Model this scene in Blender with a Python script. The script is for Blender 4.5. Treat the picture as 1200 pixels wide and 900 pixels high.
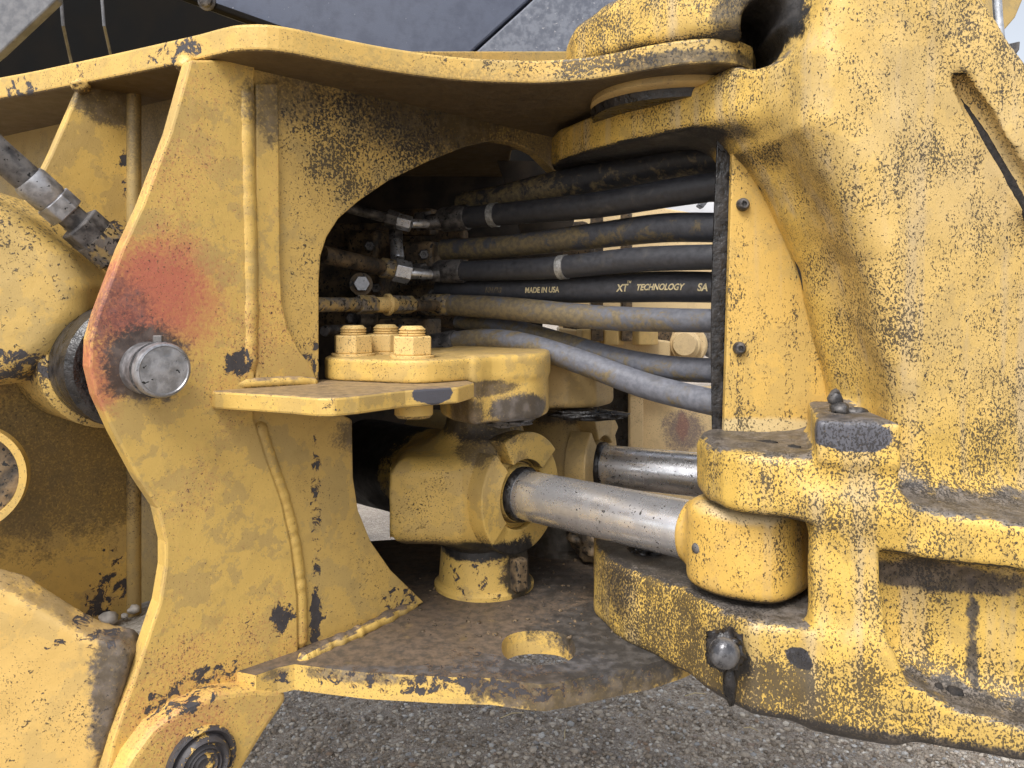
import bpy, bmesh, math, random
import numpy as np
from mathutils import Vector, Matrix, noise as mnoise
from mathutils.geometry import tessellate_polygon
random.seed(7); rng = np.random.default_rng(7)
for o in list(bpy.data.objects): bpy.data.objects.remove(o)
S = bpy.context.scene; COL = S.collection
R = math.radians
# ---------------------------------------------------------------- camera, sky, sun, exposure
F = 924.0; HZ = 360.0; CH = 1.10          # focal length (px of a 1200 wide frame), horizon row, camera height
cam_d = bpy.data.cameras.new('camera'); cam = bpy.data.objects.new('camera', cam_d); COL.objects.link(cam)
cam.location = (0, 0, CH); cam.rotation_euler = (R(90), 0, 0)
cam_d.sensor_width = 36; cam_d.lens = 36*F/1200; cam_d.shift_y = -(450-HZ)/1200
cam_d.clip_start = 0.02; cam_d.clip_end = 600
S.camera = cam
SUN_EL, SUN_AZ = 52, 205                   # azimuth measured from +Y clockwise: behind the camera, a little left
wd = bpy.data.worlds.new('World'); S.world = wd; wd.use_nodes = True
nt = wd.node_tree; nt.nodes.clear()
sky = nt.nodes.new('ShaderNodeTexSky'); sky.sky_type = 'NISHITA'; sky.sun_disc = False
sky.sun_elevation = R(SUN_EL); sky.sun_rotation = R(SUN_AZ); sky.dust_density = 4; sky.air_density = 1.0; sky.ozone_density = 1.0
hs = nt.nodes.new('ShaderNodeHueSaturation'); hs.inputs['Saturation'].default_value = 0.35; nt.links.new(sky.outputs[0], hs.inputs['Color'])
bg = nt.nodes.new('ShaderNodeBackground'); bg.inputs[1].default_value = 0.15
wo = nt.nodes.new('ShaderNodeOutputWorld'); nt.links.new(hs.outputs[0], bg.inputs[0]); nt.links.new(bg.outputs[0], wo.inputs[0])
sd = bpy.data.lights.new('sun', 'SUN'); sd.energy = 1.5; sd.angle = R(22); sd.color = (1, .975, .94)
sun = bpy.data.objects.new('sun', sd); COL.objects.link(sun)
el, az = R(SUN_EL), R(SUN_AZ)
sv = Vector((math.sin(az)*math.cos(el), math.cos(az)*math.cos(el), math.sin(el)))
sun.rotation_euler = sv.to_track_quat('Z', 'Y').to_euler(); sun.location = (0, -3, 6)
vs = S.view_settings; vs.view_transform = 'Standard'; vs.look = 'None'; vs.gamma = 1; vs.exposure = 0.64; vs.use_curve_mapping = False
S.render.engine = 'CYCLES'

# ---------------------------------------------------------------- helpers
def W(px, py, Y): return np.array([(px-600)/F*Y, Y, CH-(py-HZ)/F*Y])
def WX(px, Y): return (px-600)/F*Y
def V3(x, y, z): return np.array([x, y, z+CH])      # z given relative to the camera's height

def link(name, me, mats, parent=None, smooth=False):
    o = bpy.data.objects.new(name, me); COL.objects.link(o)
    if not isinstance(mats, (list, tuple)): mats = [mats]
    for m in mats: me.materials.append(m)
    if parent is not None: o.parent = parent
    if smooth:
        me.polygons.foreach_set('use_smooth', [True]*len(me.polygons))
    return o
def mesh(name, v, f, mats, parent=None, smooth=False, bevel=0, seg=2, fix=True):
    me = bpy.data.meshes.new(name)
    me.from_pydata([tuple(p) for p in v], [], [tuple(int(i) for i in q) for q in f])
    if fix:
        bm = bmesh.new(); bm.from_mesh(me); bmesh.ops.recalc_face_normals(bm, faces=bm.faces); bm.to_mesh(me); bm.free()
    me.update()
    o = link(name, me, mats, parent, smooth)
    if bevel:
        b = o.modifiers.new('bevel', 'BEVEL'); b.width = bevel; b.segments = seg; b.limit_method = 'ANGLE'; b.angle_limit = R(35)
        b.harden_normals = False
    if smooth and bevel == 0: pass
    return o
def autosmooth(o, ang=35):
    me = o.data
    me.polygons.foreach_set('use_smooth', [True]*len(me.polygons))
    try: me.set_sharp_from_angle(angle=R(ang))
    except Exception: pass
    return o
def thing(name, label, cat, group=None):
    o = bpy.data.objects.new(name, None); COL.objects.link(o); o.empty_display_size = .05
    o['label'] = label; o['category'] = cat
    if group: o['group'] = group
    return o
def tag(o, label, cat, group=None):
    o['label'] = label; o['category'] = cat
    if group: o['group'] = group
    return o
def prism(name, pts, vec, mats, parent=None, holes=(), bevel=.002, seg=2):
    """extrude the 3D outline pts (front face) by vec"""
    loops = [[Vector(p) for p in pts]] + [[Vector(p) for p in h] for h in holes]
    tri = tessellate_polygon(loops)
    flat = [p for l in loops for p in l]; n = len(flat); vec = Vector(vec)
    v = flat + [p+vec for p in flat]
    if holes: f = [list(t) for t in tri] + [[n+i for i in reversed(t)] for t in tri]
    else: f = [list(range(n)), list(range(2*n-1, n-1, -1))]
    s = 0
    for l in loops:
        m = len(l)
        for i in range(m):
            a, b = s+i, s+(i+1) % m; f.append([a, b, n+b, n+a])
        s += m
    return mesh(name, v, f, mats, parent, bevel=bevel, seg=seg)
def smooth_poly(pts, n=4, closed=True):
    """Catmull-Rom through pts"""
    P = [np.array(p, float) for p in pts]; m = len(P); out = []
    rng_ = range(m) if closed else range(m-1)
    for i in rng_:
        if closed: p0, p1, p2, p3 = P[i-1], P[i], P[(i+1) % m], P[(i+2) % m]
        else: p0, p1, p2, p3 = P[max(i-1, 0)], P[i], P[i+1], P[min(i+2, m-1)]
        for k in range(n):
            t = k/n
            out.append(.5*((2*p1)+(-p0+p2)*t+(2*p0-5*p1+4*p2-p3)*t*t+(-p0+3*p1-3*p2+p3)*t**3))
    if not closed: out.append(P[-1])
    return out
def frame(axis):
    a = Vector(axis).normalized(); up = Vector((0, 0, 1)) if abs(a.z) < .9 else Vector((0, 1, 0))
    u = a.cross(up).normalized(); w = u.cross(a).normalized()
    return a, u, w
def sweep(path, radii, n=20, caps=True):
    P = [Vector(p) for p in path]; v = []; f = []; uprev = None
    for i, p in enumerate(P):
        t = (P[min(i+1, len(P)-1)]-P[max(i-1, 0)]).normalized()
        if uprev is None: _, u, w = frame(t)
        else: u = (uprev-t*uprev.dot(t)).normalized(); w = u.cross(t)
        w = u.cross(t).normalized(); uprev = u
        r = radii[i] if hasattr(radii, '__len__') else radii
        for k in range(n):
            a = 2*math.pi*k/n; v.append(p+u*(r*math.cos(a))+w*(r*math.sin(a)))
    for i in range(len(P)-1):
        for k in range(n):
            a, b = i*n+k, i*n+(k+1) % n; f.append([a, b, b+n, a+n])
    if caps: f.append(list(range(n))[::-1]); f.append([(len(P)-1)*n+k for k in range(n)])
    return v, f
def tube(name, path, radii, mats, parent=None, n=20):
    v, f = sweep(path, radii, n); o = mesh(name, v, f, mats, parent); return autosmooth(o, 40)
def lathe(name, base, axis, prof, mats, parent=None, n=32, ang=35):
    """prof: (distance along axis, radius)"""
    a, u, w = frame(axis); b = Vector(base); v = []; f = []
    for s, r in prof:
        for k in range(n):
            t = 2*math.pi*k/n; v.append(b+a*s+(u*math.cos(t)+w*math.sin(t))*max(r, 1e-5))
    for i in range(len(prof)-1):
        for k in range(n):
            p, q = i*n+k, i*n+(k+1) % n; f.append([p, q, q+n, p+n])
    f.append(list(range(n))[::-1]); f.append([(len(prof)-1)*n+k for k in range(n)])
    return autosmooth(mesh(name, v, f, mats, parent), ang)
def hexp(name, base, axis, r, h, mats, parent=None, bevel=.0015, rot=0, n=6):
    a, u, w = frame(axis); b = Vector(base); v = []
    for s in (0, h):
        for k in range(n):
            t = 2*math.pi*k/n+rot; v.append(b+a*s+(u*math.cos(t)+w*math.sin(t))*r)
    f = [list(range(n))[::-1], list(range(n, 2*n))]+[[k, (k+1) % n, n+(k+1) % n, n+k] for k in range(n)]
    return mesh(name, v, f, mats, parent, bevel=bevel)
def box(name, c, s, mats, parent=None, bevel=.003, rz=0):
    v = []
    for i in range(8):
        x = (-.5+(i & 1))*s[0]; y = (-.5+((i >> 1) & 1))*s[1]; z = (-.5+((i >> 2) & 1))*s[2]
        v.append((c[0]+x*math.cos(rz)-y*math.sin(rz), c[1]+x*math.sin(rz)+y*math.cos(rz), c[2]+z))
    f = [[0, 1, 3, 2], [4, 6, 7, 5], [0, 4, 5, 1], [2, 3, 7, 6], [0, 2, 6, 4], [1, 5, 7, 3]]
    return mesh(name, v, f, mats, parent, bevel=bevel)
def lump(name, c, r, mats, parent=None, sub=3, amp=.35, seed=0, freq=1.5):
    bm = bmesh.new(); bmesh.ops.create_icosphere(bm, subdivisions=sub, radius=1)
    r = np.array(r if hasattr(r, '__len__') else (r, r, r))
    for v in bm.verts:
        k = 1+amp*mnoise.fractal(v.co*freq+Vector((seed*3.1, seed*1.7, seed)), 1, 2, 4)
        v.co = Vector((v.co.x*r[0]*k+c[0], v.co.y*r[1]*k+c[1], v.co.z*r[2]*k+c[2]))
    me = bpy.data.meshes.new(name); bm.to_mesh(me); bm.free()
    return link(name, me, mats, parent, smooth=True)

# ---------------------------------------------------------------- signed distance modelling (castings with fillets)
def psdf(x, y, poly):
    d = np.full(x.shape, 1e9, np.float32); s = np.ones(x.shape, np.float32); n = len(poly)
    for i in range(n):
        ax, ay = poly[i]; bx, by = poly[i-1]; ex, ey = bx-ax, by-ay; wx, wy = x-ax, y-ay
        t = np.clip((wx*ex+wy*ey)/(ex*ex+ey*ey+1e-12), 0, 1); d = np.minimum(d, (wx-ex*t)**2+(wy-ey*t)**2)
        c1 = y >= ay; c2 = y < by; c3 = ex*wy > ey*wx
        s = np.where((c1 & c2 & c3) | (~c1 & ~c2 & ~c3), -s, s)
    return (np.sqrt(d)*s).astype(np.float32)
class Grid:
    def __init__(g, lo, hi, h):
        g.lo = np.array(lo, float); g.h = h; n = np.ceil((np.array(hi)-g.lo)/h).astype(int)+1
        g.x = (g.lo[0]+h*np.arange(n[0])).astype(np.float32)[:, None, None]
        g.y = (g.lo[1]+h*np.arange(n[1])).astype(np.float32)[None, :, None]
        g.z = (g.lo[2]+h*np.arange(n[2])).astype(np.float32)[None, None, :]
    def comb(g, d2, dz, r):
        d2 = d2+r; dz = dz+r
        return np.minimum(np.maximum(d2, dz), 0)+np.sqrt(np.maximum(d2, 0)**2+np.maximum(dz, 0)**2)-r
    def prz(g, poly, z0, z1, r, z=None):
        x, y = np.broadcast_arrays(g.x[:, :, 0], g.y[:, :, 0] if g.y.shape[0] > 1 else g.y[0][:, 0][None, :])
        d = psdf(x, y, poly)[:, :, None]; z = g.z if z is None else z
        return g.comb(d, np.abs(z-(z0+z1)/2)-(z1-z0)/2, r)
    def pry(g, poly, y0, y1, r, y=None):
        x, z = np.broadcast_arrays(g.x[:, 0, :], g.z[0])
        d = psdf(x, z, poly)[:, None, :]; y = g.y if y is None else y
        return g.comb(d, np.abs(y-(y0+y1)/2)-(y1-y0)/2, r)
    def cylx(g, c, rad, x0, x1, r=0):
        return g.comb(np.sqrt((g.y-c[0])**2+(g.z-c[1])**2)-rad, np.abs(g.x-(x0+x1)/2)-(x1-x0)/2, r)
    def cylz(g, c, rad, z0, z1, r=0):
        return g.comb(np.sqrt((g.x-c[0])**2+(g.y-c[1])**2)-rad, np.abs(g.z-(z0+z1)/2)-(z1-z0)/2, r)
    def cap(g, a, b, rad):
        a = np.array(a); b = np.array(b); e = b-a
        t = np.clip(((g.x-a[0])*e[0]+(g.y-a[1])*e[1]+(g.z-a[2])*e[2])/e.dot(e), 0, 1)
        return np.sqrt((g.x-a[0]-e[0]*t)**2+(g.y-a[1]-e[1]*t)**2+(g.z-a[2]-e[2]*t)**2)-rad
    def build(g, D, name, mats, parent=None, off=(0, 0, 0), wob=.0008):
        D = D+wob*(np.sin(43*g.x+1)*np.sin(39*g.z+2)*np.cos(31*g.y)+.6*np.sin(95*g.x+3)*np.sin(88*g.z)*np.cos(77*g.y+1))
        D = D.astype(np.float32)
        # close at the bounds
        D[0], D[-1] = 1, 1; D[:, 0], D[:, -1] = 1, 1; D[:, :, 0], D[:, :, -1] = 1, 1
        ins = D < 0; nx, ny, nz = D.shape
        cnt = np.zeros((nx-1, ny-1, nz-1), np.int8)
        cs = [(i, j, k) for i in (0, 1) for j in (0, 1) for k in (0, 1)]
        for i, j, k in cs: cnt += ins[i:nx-1+i, j:ny-1+j, k:nz-1+k]
        idx = np.argwhere((cnt > 0) & (cnt < 8)); I, J, K = idx.T
        acc = np.zeros((len(idx), 3)); m = np.zeros(len(idx))
        for c in cs:
            for ax in range(3):
                if c[ax]: continue
                e = list(c); e[ax] = 1
                a = D[I+c[0], J+c[1], K+c[2]]; b = D[I+e[0], J+e[1], K+e[2]]
                s = (a < 0) != (b < 0); t = np.where(s, a/np.where(s, a-b, 1), 0)
                p = np.tile(np.array(c, float), (len(idx), 1)); p[:, ax] += t
                acc += p*s[:, None]; m += s
        v = g.lo+g.h*(idx+acc/m[:, None])+np.array(off)
        ids = np.full(cnt.shape, -1, np.int32); ids[I, J, K] = np.arange(len(idx))
        Q = []
        for ax in range(3):
            a = [slice(None)]*3; b = [slice(None)]*3; a[ax] = slice(0, -1); b[ax] = slice(1, None)
            A = ins[tuple(a)]; B = ins[tuple(b)]; e = np.argwhere(A != B)
            o1, o2 = [(1, 2), (2, 0), (0, 1)][ax]
            e = e[(e[:, o1] > 0) & (e[:, o2] > 0)]; A_ = A[tuple(e.T)]
            def cell(d1, d2):
                q = e.copy(); q[:, o1] -= d1; q[:, o2] -= d2; return ids[tuple(q.T)]
            q = np.stack([cell(1, 1), cell(0, 1), cell(0, 0), cell(1, 0)], 1)
            q[~A_] = q[~A_][:, ::-1]; Q.append(q)
        Q = np.concatenate(Q)
        me = bpy.data.meshes.new(name); me.vertices.add(len(v)); me.vertices.foreach_set('co', v.astype(np.float32).ravel())
        me.loops.add(len(Q)*4); me.loops.foreach_set('vertex_index', Q.astype(np.int32).ravel())
        me.polygons.add(len(Q)); me.polygons.foreach_set('loop_start', np.arange(0, len(Q)*4, 4, dtype=np.int32))
        me.polygons.foreach_set('loop_total', np.full(len(Q), 4, np.int32))
        me.update(calc_edges=True); me.validate()
        return link(name, me, mats, parent, smooth=True)
def smin(a, b, k):
    h = np.maximum(k-np.abs(a-b), 0)/k; return np.minimum(a, b)-h*h*k*.25
def smax(a, b, k): return -smin(-a, -b, k)

# ---------------------------------------------------------------- materials
class N:
    def __init__(s, name):
        s.m = bpy.data.materials.new(name); s.m.use_nodes = True; s.t = s.m.node_tree; s.t.nodes.clear()
        s.out = s.t.nodes.new('ShaderNodeOutputMaterial'); s.b = s.t.nodes.new('ShaderNodeBsdfPrincipled')
        s.t.links.new(s.b.outputs[0], s.out.inputs[0]); s.geo = s.t.nodes.new('ShaderNodeNewGeometry')
        s.pos = s.geo.outputs['Position']; s.nor = s.geo.outputs['True Normal']
    def new(s, k): return s.t.nodes.new(k)
    def put(s, v, sock):
        if isinstance(v, bpy.types.NodeSocket): s.t.links.new(v, sock)
        else:
            if hasattr(v, '__len__') and len(v) == 3 and sock.type == 'RGBA': v = (*v, 1)
            sock.default_value = v
    def mth(s, op, a, b=0, c=0, clamp=False):
        n = s.new('ShaderNodeMath'); n.operation = op; n.use_clamp = clamp
        s.put(a, n.inputs[0]); s.put(b, n.inputs[1])
        if op in ('MULTIPLY_ADD', 'SMOOTH_MIN'): s.put(c, n.inputs[2])
        return n.outputs[0]
    def scl(s, vec, sc):
        n = s.new('ShaderNodeVectorMath'); n.operation = 'MULTIPLY'; s.put(vec, n.inputs[0]); n.inputs[1].default_value = sc; return n.outputs[0]
    def noise(s, scale, det=2, rough=.5, vec=None, dist=0, stretch=None):
        n = s.new('ShaderNodeTexNoise'); n.inputs['Scale'].default_value = scale; n.inputs['Detail'].default_value = det
        n.inputs['Roughness'].default_value = rough; n.inputs['Distortion'].default_value = dist
        v = vec or s.pos
        if stretch: v = s.scl(v, stretch)
        s.t.links.new(v, n.inputs['Vector']); return n.outputs['Fac']
    def ramp(s, v, a, b, ca=0, cb=1):
        n = s.new('ShaderNodeMapRange'); n.interpolation_type = 'SMOOTHSTEP'; s.put(v, n.inputs[0])
        for i, x in enumerate((a, b, ca, cb)): s.put(x, n.inputs[i+1])
        return n.outputs[0]
    def mix(s, f, a, b):
        n = s.new('ShaderNodeMix'); n.data_type = 'RGBA'; s.put(f, n.inputs[0]); s.put(a, n.inputs[6]); s.put(b, n.inputs[7]); return n.outputs[2]
    def ell(s, c, r, soft=.6, amp=.5, nz=None):
        """soft ellipsoid mask round c broken up by noise"""
        n = s.new('ShaderNodeVectorMath'); n.operation = 'SUBTRACT'; s.t.links.new(s.pos, n.inputs[0]); n.inputs[1].default_value = tuple(c)
        r = r if hasattr(r, '__len__') else (r, r, r)
        q = s.scl(n.outputs[0], tuple(1/x for x in r))
        l = s.new('ShaderNodeVectorMath'); l.operation = 'LENGTH'; s.t.links.new(q, l.inputs[0])
        d = s.mth('ADD', l.outputs['Value'], s.mth('MULTIPLY', s.mth('SUBTRACT', nz, .5), amp*2)) if nz is not None else l.outputs['Value']
        return s.ramp(d, 1-soft/2, 1+soft/2, 1, 0)
    def bump(s, h, dist, st=1):
        n = s.new('ShaderNodeBump'); n.inputs['Strength'].default_value = st; n.inputs['Distance'].default_value = dist
        s.t.links.new(h, n.inputs['Height'])
        if s.b.inputs['Normal'].links: s.t.links.new(s.b.inputs['Normal'].links[0].from_socket, n.inputs['Normal'])
        s.t.links.new(n.outputs[0], s.b.inputs['Normal'])

YA = (.61, .405, .108); YB = (.465, .320, .108); YC = (.72, .47, .13)
DARK = (.030, .027, .026); STEEL = (.10, .10, .115); BROWN = (.17, .105, .062)
def paint(name, a=YA, b=YB, spk=.3, spk_scale=150, spk_stretch=(1, 1, 1), chips=.3, patches=(), tops=0, rough=.5, spk_soft=.03, bumpd=.0018, edge=0, streak=0, under=0, ucol=(.035, .026, .018), tcol=((.10, .085, .075), (.26, .20, .16))):
    """patches: (centre, radii, colour, strength, softness, noise amplitude, dens) ; dens adds speckle there instead of colour"""
    s = N(name)
    n_big = s.noise(7, 3, .55); n_mid = s.noise(38, 4, .6); n_f = s.noise(spk_scale*2.1, 3, .65, stretch=spk_stretch, dist=.4)
    n_vf = s.noise(600, 2)
    blot = s.ramp(s.noise(17, 7, .68), .50, .535)
    col = s.mix(blot, a, b)
    col = s.mix(s.ramp(n_big, .35, .7, 0, .55), col, tuple(min(1, x*1.12) for x in a))
    col = s.mix(s.ramp(n_mid, .5, .75, 0, .35), col, tuple(x*.72 for x in b))
    dens = s.mth('ADD', s.ramp(n_big, .3, .7, -.06, .06), s.ramp(s.noise(21, 3, .6), .3, .7, -.045, .045))
    if streak:
        st = s.noise(60, 3, .6, stretch=(1, 1, .05)); dens = s.mth('ADD', dens, s.ramp(st, .4, .7, -streak*.5, streak))
        st2 = s.noise(34, 3, .6, stretch=(1, 1, .04)); col = s.mix(s.ramp(st2, .5, .72, 0, .45), col, (.42, .36, .28))
    cd = s.ramp(s.noise(4.5, 2), .45, .7, 0, .1); zp = []
    for p in patches:
        c, r, colr, stg, soft, amp = p[:6]
        m = s.mth('MULTIPLY', s.ell(c, r, soft, amp, n_mid), stg)
        if not isinstance(colr, str) and colr[0] < .3: m = s.mth('MULTIPLY', s.ramp(s.mth('MULTIPLY_ADD', s.mth('SUBTRACT', n_f, .5), 1.3, m), .15, .80), min(1, stg+.05))
        elif colr == RED: m = s.mth('MULTIPLY', s.ramp(s.mth('ADD', s.mth('MULTIPLY', s.mth('SUBTRACT', n_f, .5), 1.1), s.mth('MULTIPLY_ADD', s.mth('SUBTRACT', n_big, .5), .9, m)), .0, 1.0), stg)
        if colr == 'speckle': dens = s.mth('ADD', dens, s.mth('MULTIPLY', m, .22))
        elif colr == 'chip': cd = s.mth('ADD', cd, s.mth('MULTIPLY', m, .23))
        else: zp.append((m, colr))
    th = s.mth('SUBTRACT', .80-.26*spk, dens)
    sp = s.ramp(s.mth('SUBTRACT', n_f, th), -spk_soft, spk_soft)
    n_m2 = s.noise(420, 2, .6); ms_ = s.ramp(s.mth('ADD', n_m2, s.ramp(n_big, .35, .7, -.02, .06)), .665, .70, 0, .8); late = []
    for m, colr in zp:
        if sum(colr) < .25 and colr[0] < .06: late.append((m, colr))
        else: col = s.mix(m, col, colr)
    if tops:
        sep = s.new('ShaderNodeSeparateXYZ'); s.t.links.new(s.nor, sep.inputs[0])
        up = s.ramp(s.mth('ADD', sep.outputs[2], s.ramp(n_mid, .3, .7, -.25, .25)), .55, .8, 0, tops)
        col = s.mix(up, col, s.mix(s.ramp(s.noise(75, 5, .7), .35, .65), *tcol))
        upm = up
    else: upm = 0.0
    n_c = s.noise(62, 7, .72, dist=.5)
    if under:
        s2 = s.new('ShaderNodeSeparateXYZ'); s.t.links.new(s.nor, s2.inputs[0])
        dn = s.ramp(s.mth('ADD', s2.outputs[2], s.mth('MULTIPLY', s.mth('SUBTRACT', n_f, .5), 1.1)), -.75, -.45, under, 0)  # downward faces darkened: oily grime plus underside shade put into the colour
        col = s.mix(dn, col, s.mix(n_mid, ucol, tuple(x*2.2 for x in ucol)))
    col = s.mix(ms_, col, (.09, .06, .035))
    ch = s.ramp(s.mth('ADD', n_c, cd), .80-.12*chips, .815-.12*chips)
    if late:
        for m, colr in late: col = s.mix(m, col, s.mix(s.ramp(s.noise(70, 3), .4, .7), colr, tuple(x*2.4 for x in colr)))
    col = s.mix(s.mth('MULTIPLY', sp, .86), col, DARK)
    rim = s.ramp(s.mth('ADD', n_c, cd), .78-.12*chips, .80-.12*chips, 0, .7)
    col = s.mix(rim, col, (.30, .17, .07))
    col = s.mix(ch, col, s.mix(s.noise(120, 2), (.028, .026, .029), (.080, .073, .076)))
    s.put(col, s.b.inputs['Base Color'])
    rg = s.mth('ADD', rough, s.ramp(n_mid, .3, .7, -.08, .12)); rg = s.mth('SUBTRACT', rg, s.mth('MULTIPLY', sp, .08)); s.put(rg, s.b.inputs['Roughness'])
    h = s.mth('SUBTRACT', s.mth('MULTIPLY', n_mid, .6), s.mth('ADD', s.mth('MULTIPLY', sp, -.30), s.mth('MULTIPLY', ch, .35)))
    s.bump(h, bumpd); s.bump(n_vf, .0004, .5)
    return s.m
def simple(name, a, b, rough=.5, metal=0, sc=60, bd=.001, det=4, lo=.35, hi=.65, speck=None, spt=.62):
    s = N(name); n = s.noise(sc, det, .6); col = s.mix(s.ramp(n, lo, hi), a, b)
    if speck is not None: col = s.mix(s.ramp(s.noise(170, 2.5, .6), spt, spt+.04), col, speck)
    s.put(col, s.b.inputs['Base Color']); s.put(s.ramp(n, .3, .7, rough-.1, rough+.1), s.b.inputs['Roughness']); s.b.inputs['Metallic'].default_value = metal
    s.bump(n, bd); s.bump(s.noise(500, 2), .0003, .5); return s.m
PK = lambda px, py, Y, r, col, st=1, soft=.6, amp=.5: (tuple(W(px, py, Y)), r, col, st, soft, amp)
def rubber(name, over, seed=0, sc=30, gray=.0):
    """black hose rubber with worn yellow overspray (over 0..1)"""
    s = N(name); off = s.new('ShaderNodeVectorMath'); off.operation = 'ADD'; s.t.links.new(s.pos, off.inputs[0]); off.inputs[1].default_value = (seed, 0, 0)
    v = off.outputs[0]
    n1 = s.noise(sc*1.3, 8, .74, vec=v, dist=.4); n2 = s.noise(140, 3, .6, vec=v); n3 = s.noise(9, 2, vec=v)
    base = s.mix(s.ramp(n2, .1, .9), (.016+gray*.08, .017+gray*.085, .021+gray*.10), (.04+gray*.15, .041+gray*.155, .048+gray*.18))
    base = s.mix(s.ramp(n1, .5, .75, 0, .5), base, (.10, .09, .075))
    if over:
        sep = s.new('ShaderNodeSeparateXYZ'); s.t.links.new(s.nor, sep.inputs[0])
        xp = s.new('ShaderNodeSeparateXYZ'); s.t.links.new(s.pos, xp.inputs[0])
        k = s.mth('ADD', n1, s.mth('MULTIPLY', n3, .35)); k = s.mth('ADD', k, s.mth('MULTIPLY', sep.outputs[2], -.06))
        k = s.mth('SUBTRACT', k, s.ramp(xp.outputs[0], -.05, .32, 0, .16))
        m = s.ramp(k, .77-.22*over, .90-.22*over)
        base = s.mix(s.mth('MULTIPLY', m, .9), base, s.mix(s.ramp(n2, .35, .65), (.22, .165, .08), (.12, .097, .06)))
    s.put(base, s.b.inputs['Base Color']); s.put(s.ramp(n2, .3, .7, .38, .58), s.b.inputs['Roughness'])
    s.bump(n2, .0003); s.bump(s.noise(420, 2, vec=v), .0003, .5); return s.m

GREASE = simple('black_grease', (.008, .008, .009), (.035, .032, .032), .33, 0, 60, .004)
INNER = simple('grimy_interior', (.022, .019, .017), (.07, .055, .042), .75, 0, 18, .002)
DIRT = simple('matte_black_dirt', (.012, .011, .011), (.035, .03, .027), .9, 0, 160, .002)
MIRE = simple('greasy_brown_metal', (.045, .036, .028), (.19, .13, .07), .6, 0, 45, .003, speck=(.01, .01, .01), spt=.58)
STEELM = simple('bare_worn_steel', (.26, .26, .27), (.42, .42, .44), .42, .75, 90, .0008, speck=(.03, .03, .03), spt=.66)
ZINC = simple('zinc_plated_steel', (.45, .46, .48), (.62, .63, .66), .34, .8, 120, .0004, speck=(.06, .055, .05), spt=.66)
DSTEEL = simple('dark_dirty_steel', (.045, .043, .045), (.16, .15, .145), .5, .4, 70, .001, speck=(.012, .012, .012), spt=.62)
FIT = simple('overpainted_fitting', (.36, .26, .11), (.16, .14, .12), .55, .1, 70, .0015, lo=.42, hi=.55, speck=(.02, .018, .018), spt=.56)
# painted metals
def rodmat():
    s = N('scuffed_chrome_rod'); n = s.noise(40, 4, .6); f = s.noise(230, 2.5, .6, dist=.3); big = s.noise(14, 2)
    col = s.mix(s.ramp(n, .35, .7), (.78, .78, .80), (.60, .60, .63))
    m = s.ramp(s.mth('ADD', f, s.mth('MULTIPLY', big, .25)),   .78, .81); col = s.mix(m, col, (.03, .028, .028))
    sc = s.ramp(s.noise(25, 3, .7, stretch=(1, 1, 7)),   .62, .66, 0, .2); col = s.mix(sc, col, (.2, .2, .22))
    s.put(col, s.b.inputs['Base Color']); s.put(s.mth('MULTIPLY_ADD', m, -.5, .8) if False else s.ramp(m, 0, 1, .82, .1), s.b.inputs['Metallic'])
    s.put(s.ramp(n, .3, .7, .20, .34), s.b.inputs['Roughness']); s.bump(n, .0002); return s.m
CHROME = rodmat()
RED = (.47, .12, .085)
P_side = paint('faded_yellow_side_plate', spk=.22, chips=.22, spk_scale=120, spk_soft=.025, patches=(
    PK(180, 350, .90, (.068, .09, .066), RED, .9, 1.3, .3), PK(150, 395, .88, (.03, .05, .035), RED, .6, 1.0, .3), PK(120, 440, .88, (.035, .05, .045), RED, .8, .7, .4),
    PK(140, 370, .868, (.035, .055, .05), (.055, .04, .04), .6, .9, .5), PK(172, 425, .885, (.047, .047, .047), (.05, .04, .035), .9, .7, .5),
    PK(285, 425, .95, (.03, .04, .025), 'chip', 1.1), PK(290, 745, .965, (.05, .08, .03), 'chip', .7), PK(332, 728, .98, (.02, .06, .04), 'chip', .75), PK(225, 800, .94, (.06, .08, .02), 'chip', 1.1),
    PK(350, 125, 1.0, (.07, .07, .05), (.05, .042, .034), .75, .8, .6), PK(470, 130, 1.12, (.16, .16, .07), (.04, .034, .028), .75, .8, .5),
    PK(360, 720, .98, (.03, .05, .06), 'chip', .6), PK(300, 600, .96, (.2, .2, .25), 'speckle', .1), PK(420, 190, 1.08, (.12, .12, .12), 'speckle', .35)))
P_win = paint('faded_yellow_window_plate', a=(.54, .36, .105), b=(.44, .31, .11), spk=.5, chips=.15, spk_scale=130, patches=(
    PK(375, 420, 1.05, (.03, .05, .035), 'chip', 1), PK(350, 110, 1.02, (.05, .08, .045), (.04, .032, .024), .7, 1.2, .4),
    PK(500, 130, 1.2, (.20, .20, .085), (.035, .028, .020), .85, 1.3, .3), PK(450, 170, 1.12, (.13, .15, .09), 'speckle', .7), PK(640, 185, 1.35, (.1, .1, .08), (.12, .095, .07), .6, .7, .5), PK(369, 620, 1.045, (.007, .03, .16), 'chip', .95, .8, .6), PK(371, 730, 1.045, (.012, .04, .04), 'chip', .9), PK(470, 700, 1.15, (.03, .06, .02), 'chip', .85),
    PK(440, 510, 1.1, (.06, .06, .03), (.05, .04, .03), .75, .8, .5)))
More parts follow.
